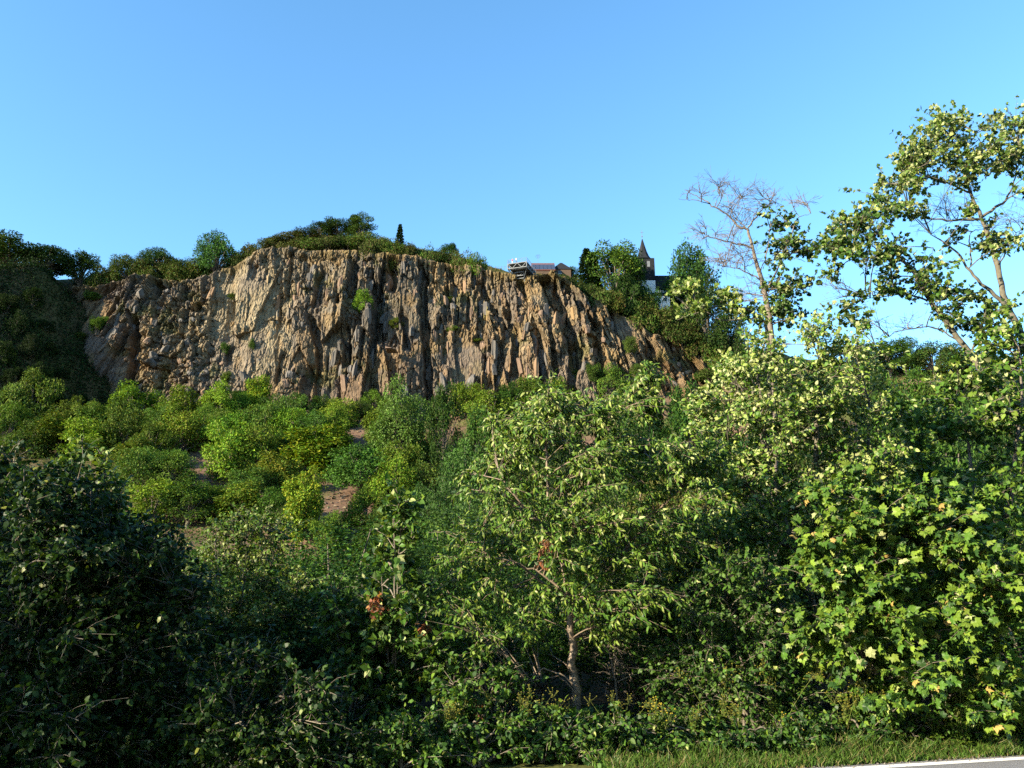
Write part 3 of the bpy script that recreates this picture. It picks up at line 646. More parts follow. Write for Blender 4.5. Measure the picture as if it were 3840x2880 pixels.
KY = make_kind(480, trunk=1.0, r0=0.12, w=4, h=7, nc=30, per=420, leaf=0.26, pal=(YGR, (0.12, 0.13, 0.018), GRN), wts=(0.5, 0.3, 0.2), crad=(0.14, 0.24), low=-0.7, mat='bark_pale')
KS = [make_kind(500 + 10 * i, w=5.0, h=3.0, nc=18, per=220, leaf=0.24, pal=(OLV, GRN, (0.065, 0.055, 0.022)), wts=(0.45, 0.42, 0.13), crad=(0.16, 0.28)) for i in range(3)]
KN = [make_kind(530 + 10 * i, r0=0.04, w=3.2, h=3.2, nc=40, per=620, leaf=0.062, shape='diamond', pal=(GRN, DGR, YGR), wts=(0.5, 0.42, 0.08), crad=(0.12, 0.22), low=-0.4) for i in range(3)]
KC = [conifer_kind(560), conifer_kind(570, w=6, h=9, leaf=0.55, pal=(DGR, BGR), wts=(0.7, 0.3))]
TINT = {'g': (1, 1, 1), 'y': (1.35, 1.25, 0.9), 'd': (0.6, 0.68, 0.75), 'b': (0.95, 1.05, 1.15), 'o': (1.05, 0.92, 0.9), 'p': (2.0, 1.7, 2.6), 'v': (1.5, 1.42, 1.6)}
WORD = {'g': 'mid-green', 'y': 'yellow-green', 'd': 'dark green', 'b': 'grey-green', 'o': 'olive-brown', 'p': 'pale silvery', 'v': 'pale green'}
ORD = ['first', 'second', 'third', 'fourth', 'fifth', 'sixth', 'seventh', 'eighth', 'ninth', 'tenth', 'eleventh', 'twelfth', 'thirteenth', 'fourteenth', 'fifteenth', 'sixteenth', 'seventeenth', 'eighteenth', 'nineteenth', 'twentieth',
       'twenty-first', 'twenty-second', 'twenty-third', 'twenty-fourth', 'twenty-fifth', 'twenty-sixth', 'twenty-seventh', 'twenty-eighth']
rb = np.random.default_rng(77)
def jt(t): c = TINT[t]; j = rb.uniform(0.72, 1.2); return tuple(x * j * rb.uniform(0.88, 1.12) for x in c)

def put_at(kind, name, label, cat, x, top_y, Y, wpx, tint='g', group=None, hmin=1.2, hmax=60, sink=0.3):
    P = px2w(x, top_y, Y); z = float(terrain(P[0], P[1])); dist = float(np.linalg.norm(P)); h = min(max(P[2] - z + sink, hmin), hmax)
    return put(kind, name, label, cat, (P[0], P[1], P[2] - h), wpx * dist / FPX, h, rb.uniform(0, 6.28), jt(tint), group)
def Yt(x): return float(np.interp(x, TX, TAB[:, 5]))

# bushes on the slope below the face, row by row, each (x, crown middle y, width, height, tint) in 2212-px units
K2 = 3840 / 2212
ROWS = {
 'in the top row along the cliff foot': [(20, 880, 60, 50, 'p'), (62, 900, 70, 70, 'b'), (112, 925, 80, 60, 'g'), (160, 925, 70, 55, 'y'), (205, 920, 60, 60, 'g'), (250, 915, 60, 55, 'd'), (290, 912, 80, 60, 'y'), (338, 915, 80, 60, 'g'), (398, 905, 80, 55, 'y'), (432, 912, 60, 50, 'g'), (478, 898, 75, 55, 'y'),
   (520, 895, 60, 50, 'g'), (550, 872, 48, 60, 'y'), (585, 898, 60, 45, 'b'), (630, 905, 85, 55, 'g'), (690, 905, 60, 45, 'd'), (730, 902, 70, 55, 'y'), (775, 895, 60, 40, 'g'), (812, 878, 50, 40, 'y'), (1010, 875, 80, 60, 'y'), (1062, 885, 85, 70, 'g'), (1105, 880, 60, 60, 'd'), (1150, 868, 70, 60, 'g'), (1205, 865, 80, 60, 'y'), (1262, 850, 60, 50, 'g'), (1330, 845, 60, 60, 'g')],
 'in the second row down the scree': [(10, 930, 70, 70, 'g'), (70, 955, 80, 60, 'g'), (130, 960, 80, 60, 'd'), (190, 950, 90, 60, 'y'), (262, 950, 80, 60, 'g'), (330, 965, 80, 60, 'b'), (385, 950, 90, 60, 'y'), (465, 935, 60, 50, 'g'), (500, 945, 80, 70, 'y'), (560, 940, 90, 60, 'g'), (615, 935, 80, 60, 'y'), (675, 945, 70, 60, 'g'), (728, 940, 60, 60, 'y'), (830, 945, 95, 85, 'o'), (880, 975, 80, 60, 'y')],
 'in the third row down the scree': [(285, 990, 80, 60, 'b'), (345, 1005, 90, 65, 'g'), (500, 985, 100, 95, 'y'), (560, 1000, 90, 90, 'o'), (625, 975, 70, 60, 'd'), (680, 985, 130, 90, 'y'), (735, 965, 60, 50, 'g'), (860, 1015, 90, 60, 'g'), (920, 990, 80, 70, 'g'), (810, 1000, 50, 40, 'b')],
 'in the fourth row down the scree': [(300, 1040, 90, 60, 'g'), (360, 1050, 90, 55, 'y'), (540, 1060, 110, 60, 'g'), (600, 1050, 80, 60, 'g'), (770, 1040, 130, 80, 'g'), (720, 1020, 60, 50, 'd'), (850, 1060, 80, 70, 'y'), (910, 1050, 90, 80, 'g')],
 'in the lowest row of the scree': [(330, 1110, 100, 60, 'y'), (400, 1115, 90, 60, 'g'), (450, 1095, 90, 60, 'y'), (510, 1110, 90, 60, 'g'), (580, 1110, 90, 60, 'd'), (640, 1140, 80, 60, 'g'), (700, 1170, 70, 60, 'o'), (790, 1120, 90, 90, 'y'), (840, 1150, 110, 80, 'o'), (900, 1130, 110, 90, 'y'), (880, 1190, 110, 70, 'o'), (780, 1190, 70, 50, 'o')],
}
for where, row in ROWS.items():
    row = sorted(row); 
    for i, (x, y, w, h, t) in enumerate(row):
        p = ray_terrain((x + rb.uniform(-9, 9)) * K2, (y + h * 0.52 + rb.uniform(-7, 7)) * K2, 60); d = float(np.linalg.norm(p))
        KR = rb.random(); put(KB[int(rb.integers(len(KB)))] if KR < 0.55 else KT[int(rb.integers(3))] if KR < 0.8 else KA[int(rb.integers(2))] if KR < 0.9 else KY, 'bush', f'{WORD[t]} leafy bush, {ORD[i]} from the left {where}', 'bush', (p[0], p[1], p[2] - 0.25), w * K2 * d / FPX * 1.2 * rb.uniform(0.85, 1.15), h * K2 * d / FPX * rb.uniform(1.2, 1.75), rb.uniform(0, 6.28), tuple(c * k for c, k in zip(jt(t), (1.3, 1.28, 1.12))), 'bushes on the scree slope')

# trees of the lower slope and valley floor, behind the near thicket: (x, top y, distance, width) in 2212-px units
MID = [('KA0', 'leafy_tree', 'round pale-leaved tree standing tallest against the foot of the rock face', 872, 808, 158, 125, 'v'), ('KT1', 'dark_tree', 'dark narrow evergreen-looking tree beside the round pale-leaved tree', 962, 830, 152, 80, 'd'),
       ('KT0', 'leafy_tree', 'dark green tree between the narrow dark tree and the cherry tree top', 1040, 868, 140, 110, 'g'), ('KT2', 'leafy_tree', 'mid-green tree under the middle of the rock face', 1130, 875, 128, 120, 'g'), ('KT1', 'leafy_tree', 'green tree behind the cherry tree top below the cliff', 1215, 880, 120, 120, 'd'),
       ('KA1', 'ash_tree', 'grey-green feathery tree rising above the scree, nearest the narrow dark tree', 1000, 930, 100, 130, 'b'), ('KA0', 'ash_tree', 'grey-green feathery tree below the round pale-leaved tree', 945, 1000, 86, 120, 'b'), ('KA1', 'ash_tree', 'large grey-green feathery tree left of the cherry tree crown', 1010, 1040, 68, 190, 'b'),
       ('KT0', 'leafy_tree', 'bright green tree half hidden by the cherry crown', 1100, 950, 92, 140, 'g'), ('KT2', 'leafy_tree', 'dark tree hidden behind the cherry tree, upper part in shade', 1230, 950, 90, 170, 'd'), ('KY', 'young_tree', 'slim yellow-green young tree standing alone on the lower scree', 662, 1012, 118, 78, 'y'),
       ('KY', 'young_tree', 'yellow-green young tree at the edge of the feathery trees', 880, 1080, 86, 100, 'y'), ('KT1', 'leafy_tree', 'olive tree low on the slope beside the aspen saplings', 930, 1130, 74, 140, 'o'), ('KO', 'robinia_tree', 'olive-brown airy tree with forked pale trunk between cherry and maple', 1490, 955, 64, 200, 'o'),
       ('KO', 'robinia_tree', 'olive-brown airy tree below the right end of the rock face', 1430, 1010, 58, 170, 'o'), ('KT0', 'leafy_tree', 'dark round tree under the right end of the cliff', 1400, 838, 140, 100, 'd'), ('KT1', 'leafy_tree', 'deep green tree where the cliff meets the shrub slope', 1480, 832, 136, 110, 'd'), ('KT2', 'leafy_tree', 'green tree in shade below the shrub slope', 1340, 880, 118, 120, 'g'),
       ('KT2', 'leafy_tree', 'green tree left of the pale maple, half in shade', 1560, 870, 100, 140, 'd'), ('KT0', 'leafy_tree', 'dark tree in the gap between cherry and pale maple', 1420, 930, 86, 140, 'd'), ('KA0', 'ash_tree', 'grey-green tree right of the cherry crown', 1340, 1060, 52, 170, 'g'), ('KT1', 'leafy_tree', 'dark leafy tree behind the aspen saplings', 860, 1240, 40, 200, 'd'),
       ('KT2', 'leafy_tree', 'dark green tree behind the cherry trunk', 1080, 1180, 40, 260, 'd'), ('KT0', 'leafy_tree', 'dark green tree behind the dogwood bush', 1500, 1130, 36, 260, 'd'), ('KT1', 'leafy_tree', 'dark tree far behind the left thicket', 140, 1010, 60, 200, 'd'), ('KT2', 'leafy_tree', 'green tree behind the left thicket, beside the scree', 240, 1090, 52, 190, 'g'), ('KT0', 'leafy_tree', 'leafy tree seen over the left thicket edge', 40, 985, 80, 150, 'g'),
       ('KT1', 'leafy_tree', 'green tree behind the pale-topped shrub', 620, 1230, 44, 200, 'd'),
       ('KT2', 'leafy_tree', 'dark tree behind the middle of the pale maple', 1640, 900, 84, 170, 'd'), ('KT0', 'leafy_tree', 'dark tree behind the right of the pale maple', 1760, 880, 80, 180, 'd'), ('KT1', 'leafy_tree', 'green tree behind the arching trunk', 1880, 920, 76, 180, 'g'), ('KT2', 'leafy_tree', 'green tree behind the border maple', 2040, 930, 72, 190, 'g'),
       ('KT0', 'leafy_tree', 'dark tree low behind the pale maple trunk', 1700, 1010, 50, 230, 'd'), ('KT1', 'leafy_tree', 'dark tree low behind the maple sapling', 1880, 1040, 46, 240, 'd'), ('KT2', 'leafy_tree', 'dark tree low at the right border', 2090, 1040, 46, 240, 'd'), ('KO', 'robinia_tree', 'olive airy tree left of the pale maple', 1580, 990, 70, 160, 'o')]
KIND = {'KA0': KA[0], 'KA1': KA[1], 'KT0': KT[0], 'KT1': KT[1], 'KT2': KT[2], 'KY': KY, 'KO': KO}
for k, nm, lab, x, ty, Y, w, t in MID: put_at(KIND[k], nm, lab, 'tree', x * K2, ty * K2, Y, w * K2, t, 'trees below the cliff')

# the wooded hill at the far end, right of the shrub slope
for i, (x, ty, Y, w, k, t) in enumerate([(1860, 742, 222, 90, 0, 'd'), (1915, 738, 221, 80, 1, 'g'), (1948, 730, 221, 66, 2, 'd'), (2008, 737, 220, 100, 0, 'g'), (2065, 748, 219, 90, 1, 'y'), (2120, 760, 218, 90, 2, 'd'), (2180, 765, 217, 100, 0, 'g'), (1890, 790, 165, 100, 2, 'g'), (1960, 785, 158, 110, 0, 'g'), (2030, 800, 150, 110, 1, 'g'),
                                         (2100, 815, 145, 110, 2, 'g'), (2170, 820, 140, 110, 1, 'g'), (1930, 850, 120, 130, 1, 'd'), (2010, 860, 112, 130, 0, 'g'), (2090, 880, 105, 130, 2, 'g'), (2180, 890, 100, 140, 0, 'd'), (1800, 780, 190, 100, 1, 'd'), (1740, 800, 170, 110, 0, 'd'), (1680, 790, 190, 100, 2, 'g'), (1620, 770, 200, 90, 1, 'd')]):
    put_at(KT[k], 'leafy_tree', f'{WORD[t]} woodland tree on the far hill behind the maples, {ORD[i]} of the wood', 'tree', x * K2, ty * K2, Y, w * K2, t, 'wood on the far hill', hmin=5.5)

# trees and shrubs along the cliff top, source px: (kind, name, label, x, top y, back from edge, width, tint)
TOP = [(KT[0], 'oak_tree', 'large dark oak at the left edge of the cliff top', 55, 893, None, 210, 'd'), (KT[2], 'oak_tree', 'second dark oak on the shaded spur', 185, 922, None, 150, 'd'), (KT[1], 'oak_tree', 'dark oak cut off by the left picture border', -40, 905, None, 150, 'd'),
       (KT[1], 'field_tree', 'small round tree alone right of the dark oaks', 315, 952, 6, 125, 'g'), (KT[0], 'field_tree', 'grey-topped small tree above the purple rock slab', 490, 946, 6, 95, 'o'), (KT[2], 'field_tree', 'dark small tree in the middle of the left cliff-top row', 605, 936, 8, 110, 'd'), (KT[0], 'field_tree', 'thin brownish small tree right of the dark one', 690, 962, 5, 100, 'o'),
       (KT[2], 'oak_tree', 'tall round oak standing clear on the left cliff edge', 826, 876, 5, 128, 'b'), (KT[1], 'oak_tree', 'round oak highest on the summit of the cliff', 1355, 809, 13, 105, 'g'), (KT[0], 'field_tree', 'dark tree left of the summit oak', 1275, 822, 14, 110, 'd'), (KT[2], 'field_tree', 'dark low tree at the left of the summit clump', 1205, 838, 14, 90, 'd'), (KC[0], 'fir_tree', 'narrow dark fir on the summit right of the oak', 1501, 842, 10, 40, 'd'),
       (KT[1], 'field_tree', 'little bushy tree on the bare grass edge', 1688, 914, 9, 62, 'd'), (KC[1], 'spruce_tree', 'dark ragged spruce left of the big church tree', 2198, 932, 12, 95, 'd'), (KC[0], 'spruce_tree', 'second dark spruce close to the first', 2222, 948, 9, 80, 'd'), (KT[1], 'lime_tree', 'big bright round tree hiding the church tower', 2300, 904, 8, 172, 'g'), (KT[0], 'lime_tree', 'darker tree directly in front of the church tower', 2372, 950, 7, 95, 'd'),
       (KT[2], 'lime_tree', 'tall grey-green tree right of the church nave', 2588, 910, 10, 165, 'b'), (KT[0], 'field_tree', 'dark tree under the church nave', 2440, 1060, 5, 70, 'd'), (KT[2], 'field_tree', 'low tree between spruce and platform house', 2140, 1000, 20, 50, 'g'), (KT[1], 'field_tree', 'dark tree at the foot of the tall grey-green tree', 2640, 1040, 3, 120, 'd'), (KT[0], 'field_tree', 'dark tree half hidden behind the bare branches', 2720, 1120, 2, 120, 'd'), (KT[2], 'field_tree', 'dark tree below the big bright round tree', 2340, 1030, 4, 120, 'd')]
for k, nm, lab, x, ty, back, w, t in TOP:
    Y = (Yt(x) + back) if back is not None else 214.0
    put_at(k, nm, lab, 'tree', x, ty, Y, w * 1.2, t, 'trees along the cliff top', hmin=3.5, hmax=12 if back is None else 60)
SHR = {'along the left cliff edge': [(395, 1010, 5, 80, 'o'), (440, 1005, 6, 70, 'o'), (535, 985, 7, 90, 'g'), (560, 1000, 5, 70, 'o'), (640, 985, 6, 80, 'g'), (665, 1000, 4, 80, 'o'), (730, 985, 5, 80, 'o'), (770, 1000, 4, 60, 'd'), (345, 1022, 5, 60, 'g')],
       'on the slope up to the summit': [(905, 945, 4, 80, 'g'), (955, 918, 5, 80, 'o'), (1000, 905, 8, 80, 'o'), (1050, 890, 10, 90, 'o'), (1100, 880, 11, 90, 'o'), (1150, 868, 12, 100, 'd'), (1090, 905, 5, 90, 'o'), (1160, 900, 6, 110, 'o'), (1230, 895, 6, 110, 'o'), (1300, 885, 7, 110, 'o'), (1320, 880, 9, 90, 'd')],
       'on the summit right of the oak': [(1365, 878, 7, 90, 'y'), (1420, 895, 6, 90, 'g'), (1450, 898, 8, 80, 'y'), (1480, 915, 5, 90, 'g'), (1540, 925, 5, 80, 'o'), (1600, 935, 4, 80, 'g'), (1640, 945, 5, 80, 'o'), (1700, 950, 4, 80, 'g'), (1740, 955, 4, 80, 'g'), (1780, 965, 3, 70, 'y'), (1380, 915, 3, 80, 'o'), (1500, 935, 3, 70, 'o')],
       'on the slope below the church': [(2110, 1040, 5, 90, 'd'), (2160, 1055, 5, 90, 'g'), (2200, 1065, 5, 90, 'd'), (2230, 1080, 3, 110, 'o'), (2280, 1090, 4, 110, 'o'), (2300, 1110, 2, 100, 'o'), (2340, 1105, 5, 110, 'g'), (2370, 1130, 3, 120, 'o'), (2420, 1130, 5, 110, 'o'), (2400, 1160, 2, 110, 'g'), (2450, 1165, 4, 120, 'o'), (2500, 1160, 6, 120, 'd'),
                                         (2490, 1200, 3, 120, 'o'), (2560, 1190, 6, 130, 'g'), (2550, 1225, 3, 120, 'o'), (2610, 1225, 6, 130, 'o'), (2620, 1265, 3, 120, 'o'), (2680, 1250, 6, 140, 'o'), (2690, 1300, 3, 130, 'g'), (2740, 1290, 4, 140, 'd'), (2720, 1340, -4, 130, 'y'), (2660, 1385, -6, 110, 'g'), (2780, 1370, -10, 130, 'g')]}
for where, row in SHR.items():
    for i, (x, ty, back, w, t) in enumerate(sorted(row)):
        put_at(KS[int(rb.integers(3))], 'shrub', f'{WORD[t]} low shrub, {ORD[i]} from the left {where}', 'shrub', x, ty, Yt(x) + back, w * 1.1, t, 'shrubs along the cliff top', hmin=2.0, hmax=9)

for i, (x, y, w, h) in enumerate([(20, 1130, 130, 90), (120, 1120, 110, 80), (60, 1230, 130, 90), (170, 1210, 100, 80), (10, 1330, 130, 90), (110, 1320, 120, 90), (190, 1300, 90, 70), (50, 1430, 130, 90), (150, 1420, 120, 80), (230, 1390, 90, 70), (10, 1500, 120, 80), (110, 1500, 120, 80), (210, 1490, 110, 80), (300, 1520, 100, 60)]):
    p = ray_terrain(x, y + h * 0.4, 100); d = float(np.linalg.norm(p)); put(KT[i % 3] if i % 2 else KB[i % 5], 'spur_bush', f'dark bush in the shade of the spur, {ORD[i]} counted from its top', 'bush', (p[0], p[1], p[2] - 1.0), w * d / FPX * 0.6, w * d / FPX * (0.55 + 0.15 * (i % 3)), i * 1.1, tuple(0.45 * c for c in jt('d')), 'bushes on the shaded spur')  # tint cut well down: the spur's shade is in the leaf colour

# bushes rooted in the rock face: they sit on the face
def face_point(x, y):
    d = (PXc - x) ** 2 + (PYc - y) ** 2; i, j = np.unravel_index(np.argmin(d), d.shape); return FACE[i, j]
for x, y, w, h, t, lab in [(1357, 1130, 80, 80, 'y', 'bright green bush clinging to the middle of the rock face'), (372, 1228, 66, 66, 'y', 'round bright bush on the purple rock slab'), (236, 1180, 60, 66, 'y', 'bright bush at the edge of the shaded spur'), (2220, 1402, 72, 80, 'g', 'green bush on the right rock face above the trees'), (835, 1300, 34, 44, 'g', 'small bush in the pale rock, left of the upright one'),
                           (942, 1290, 26, 44, 'g', 'narrow upright bush in the pale smooth rock'), (845, 1415, 40, 40, 'y', 'small bush low on the pale rock'), (1480, 1205, 60, 36, 'o', 'flat olive tuft on a dark ledge'), (870, 1105, 50, 26, 'o', 'olive tuft high on the pale rock'), (1700, 1230, 50, 26, 'y', 'green tuft above the smooth arch'), (1790, 1268, 50, 20, 'y', 'low green tuft right of the smooth arch'), (300, 1270, 60, 30, 'o', 'olive tuft below the round bright bush'),
                           (245, 1260, 50, 50, 'g', 'green bush at the shadow line of the spur'), (2360, 1310, 60, 60, 'o', 'olive shrub on the right of the rock face'), (1680, 1110, 50, 30, 'o', 'olive tuft on the column right of the gully'), (330, 1100, 60, 30, 'g', 'green tuft at the top of the purple slab'), (2390, 1400, 60, 50, 'o', 'olive shrub near the red end of the face'), (900, 1480, 80, 30, 'o', 'dry olive tuft near the foot of the pale rock')]:
    p = face_point(x, y + h / 2); d = float(np.linalg.norm(p)); put(KB[int(rb.integers(5))], 'rock_bush', lab, 'bush', (p[0], p[1] - 0.2, p[2]), w * d / FPX, h * d / FPX * 1.1, rb.uniform(0, 6.28), jt(t), 'bushes in the rock face')

# scrub and ground cover that nobody could count
def ground_cover(name, label, seed, pts, leaf, per, spread, height, pal, wts):
    rng = np.random.default_rng(seed); n = len(pts); k = np.repeat(np.arange(n), per); sc_ = rng.uniform(0.5, 1.4, n)[k, None]
    o = rng.normal(0, 1, (len(k), 3)) * np.array([spread, spread, 0]) * sc_ * 0.5; zz = np.abs(rng.normal(0, 0.5, (len(k), 1))) * height * sc_
    P = pts[k] + o; P[:, 2] = terrain(P[:, 0], P[:, 1]); P[:, 2:3] += zz * np.exp(-(o[:, :1] ** 2 + o[:, 1:2] ** 2) / (spread * 0.7) ** 2); cj = rng.uniform(0.7, 1.25, n)[k, None]
    V, F, K = leaf_mesh_arrays(P, rng.normal(0, 1, (len(k), 3)), np.array([0, -0.2, 0.7]) + rng.normal(0, 0.6, (len(k), 3)), leaf * rng.uniform(0.6, 1.3, len(k)), 'diamond', pick(rng, len(k), pal, wts) * cj)
    return tag(link(name, np_mesh(name, V, F, M['leaf_far'], K)), label, None, None, 'stuff')
rg = np.random.default_rng(91)
gxp = rg.uniform(-165, 60, 14000); gyp = rg.uniform(60, 199, 14000); gzp = terrain(gxp, gyp); pxx, pyy = w2px(np.c_[gxp, gyp, gzp])
BARE = [(745, 1770, 75, 120), (1340, 1640, 70, 60), (1390, 1700, 50, 50), (1290, 1930, 75, 110), (1250, 2060, 40, 60)]
ok = np.ones(len(gxp), bool)
for bx_, by_, rx_, ry_ in BARE: ok &= ((pxx - bx_) / rx_) ** 2 + ((pyy - by_) / ry_) ** 2 > 1
ok &= (vnoise(gxp / 6, gyp / 6, 333) > 0.22) & (pxx > -700) & (pxx < 3000)
gp = np.c_[gxp, gyp, gzp][ok][:3900]
ground_cover('undergrowth', 'low green scrub covering the scree between the bushes', 92, gp, 0.32, 31, 2.6, 3.6, (GRN, YGR, OLV, (0.10, 0.15, 0.02)), (0.4, 0.3, 0.15, 0.15))
txp = rg.uniform(-112, 62, 1700); typ = np.interp(txp, PT[:, 0], PT[:, 1]) + rg.uniform(3, 15, 1700)
ground_cover('dry_grass', 'dry grass and heath on the cliff top', 93, np.c_[txp, typ, terrain(txp, typ)], 0.28, 30, 1.5, 0.6, (OLV, (0.13, 0.10, 0.035), GRN, (0.16, 0.08, 0.03)), (0.4, 0.3, 0.2, 0.1))
sal = np.r_[rg.uniform(-22, 20, 2000), rg.uniform(20, 100, 1000)]; sss = rg.uniform(-4, 27, 3000); sxp = SPX - sal * 0.714 + sss * SPN[0]; syp = SPY - sal * 0.70 + sss * SPN[1]; sp_ = np.c_[sxp, syp, terrain(sxp, syp)]
ground_cover('hill_scrub', 'dark scrub on the shaded spur', 94, sp_, 0.5, 28, 2.4, 3.8, (DGR, (0.012, 0.02, 0.008)), (0.5, 0.5))  # near-black leaves carry the spur's shade in their colour

def stones(name, label, seed, pts, smin, smax, pal_):
    rng = np.random.default_rng(seed); n = len(pts); oc = np.array([(1, 0, 0), (-1, 0, 0), (0, 1, 0), (0, -1, 0), (0, 0, 1), (0, 0, -1)], float)
    of = np.array([(0, 2, 4), (2, 1, 4), (1, 3, 4), (3, 0, 4), (2, 0, 5), (1, 2, 5), (3, 1, 5), (0, 3, 5)]); a = rng.uniform(0, 6.28, n)
    sz = np.exp(rng.uniform(np.log(smin), np.log(smax), n))[:, None, None] * rng.uniform(0.5, 1.3, (n, 6, 1)) * np.array([1, 1, 0.7]); v = oc[None] * sz + rng.normal(0, 0.12, (n, 6, 3)) * sz
    c, s_ = np.cos(a)[:, None], np.sin(a)[:, None]; v = np.stack([v[..., 0] * c - v[..., 1] * s_, v[..., 0] * s_ + v[..., 1] * c, v[..., 2]], -1) + pts[:, None]
    F = of[None] + (np.arange(n) * 6)[:, None, None]; return tag(link(name, np_mesh(name, v.reshape(-1, 3), F.reshape(-1, 3), M['earth'], np.repeat(pick(rng, n, pal_, np.ones(len(pal_))), 6, axis=0))), label, None, None, 'stuff')
qx_ = rg.uniform(-110, 30, 14000); qy_ = rg.uniform(95, 202, 14000); qz_ = terrain(qx_, qy_); a_, b_ = w2px(np.c_[qx_, qy_, qz_]); kk = np.zeros(len(qx_), bool)
for bx_, by_, rx_, ry_ in BARE: kk |= ((a_ - bx_) / (rx_ * 1.4)) ** 2 + ((b_ - by_) / (ry_ * 1.4)) ** 2 < 1
kk |= (rg.random(len(qx_)) < 0.05) | ((qy_ > np.interp(qx_, PB[:, 0], PB[:, 1]) - 9) & (rg.random(len(qx_)) < 0.5))
stones('scree_stones', 'loose brown stones of the scree', 97, np.c_[qx_, qy_, qz_][kk], 0.10, 0.55, [(0.13, 0.09, 0.06), (0.10, 0.085, 0.07), (0.17, 0.12, 0.075), (0.075, 0.06, 0.05)])

# ------------------------------------------------------------------ viewing platform on the cliff edge
pf = px2w(1939, 986, 208.6)
plat = empty('viewing_platform', pf, 'white steel truss viewing platform jutting from the cliff edge', 'platform'); plat.rotation_euler = (0, 0, -0.34)
PW, PL, PH = 5.6, 8.5, 1.45
def truss(a, b, h, n, name='truss'):
    a = Vector(a); b = Vector(b); d = Vector((0, 0, -h)); m = MB(); m.bar(a, b, 0.19, 0.21).bar(a + d, b + d, 0.19, 0.21).bar(a + Vector((0, 0, 0.1)), a + d, 0.19).bar(b + Vector((0, 0, 0.1)), b + d, 0.19)
    t = m.build(name, M['steel'], plat)
    for i in range(n):
        p = a.lerp(b, i / n); q = a.lerp(b, (i + 0.5) / n); r = a.lerp(b, (i + 1) / n); 
        MB().bar(p, q + d, 0.15, 0.14).build('diagonal', M['steel'], t); MB().bar(q + d, r, 0.15, 0.14).build('diagonal', M['steel'], t)
truss((-PW / 2, 0, 0), (PW / 2, 0, 0), PH, 2); truss((-PW / 2, 0.2, 0), (-PW / 2, PL, 0), PH, 4); truss((PW / 2, 0.2, 0), (PW / 2, PL, 0), PH, 4)
MB().box((0, PL / 2, -0.02), (PW - 0.3, PL - 0.3, 0.10)).build('deck', M['steel_dark'], plat)
for y in np.linspace(0.9, PL - 0.6, 6): MB().bar((-PW / 2, y, -PH + 0.05), (PW / 2, y, -PH + 0.05), 0.16, 0.16).build('cross_beam', M['steel'], plat)
MB().box((0, PL / 2 + 0.1, -PH + 0.22), (PW - 0.5, PL - 0.6, 0.05)).build('grating', M['steel_dark'], plat)
for x, y in [(-PW / 2, 0), (-PW / 4, 0), (0, 0), (PW / 4, 0), (PW / 2, 0)] + [(s * PW / 2, y) for s in (-1, 1) for y in (1.7, 3.4, 5.1, 6.8, 8.4)]:
    MB().bar((x, y, 0.1), (x, y, 1.25), 0.07).build('railing_post', M['steel'], plat)
for z in (1.25, 0.85, 0.5):
    MB().bar((-PW / 2, 0, z), (PW / 2, 0, z), 0.06 if z > 1 else 0.03).build('rail', M['steel'], plat)
    for s in (-1, 1): MB().bar((s * PW / 2, 0.04, z), (s * PW / 2, PL, z), 0.06 if z > 1 else 0.03).build('rail', M['steel'], plat)
for z, y0 in ((-PH - 0.7, 1.6), (-PH - 1.5, 2.2), (-PH - 2.1, 2.8)):                                          # the stepped frame that props it
    MB().bar((-1.4, y0, z), (1.1, y0, z), 0.20, 0.18).build('prop_beam', M['steel'], plat)
    for x in (-1.4, 1.1): MB().bar((x, y0, z), (x, PL, z), 0.18, 0.18).build('prop_beam', M['steel'], plat)
for x0, x1 in ((-2.7, -1.4), (2.7, 1.1)):
    MB().bar((x0, 0.6, -PH), (x1, 2.8, -PH - 2.2), 0.17, 0.17).build('strut', M['steel'], plat)
    MB().bar((x1, 2.2, -PH), (x1, 3.4, -PH - 3.0), 0.18, 0.18).build('strut', M['steel'], plat)
for sx in (-1, 1): MB().bar((sx * 1.0 - 0.15, 2.25, -PH - 0.75), (-0.15, 2.25, -PH - 1.5), 0.12, 0.12).build('diagonal', M['steel'], plat)
MB().box((0.0, 7.0, -PH - 3.2), (3.4, 3.0, 1.2)).build('footing', M['asphalt'], plat)

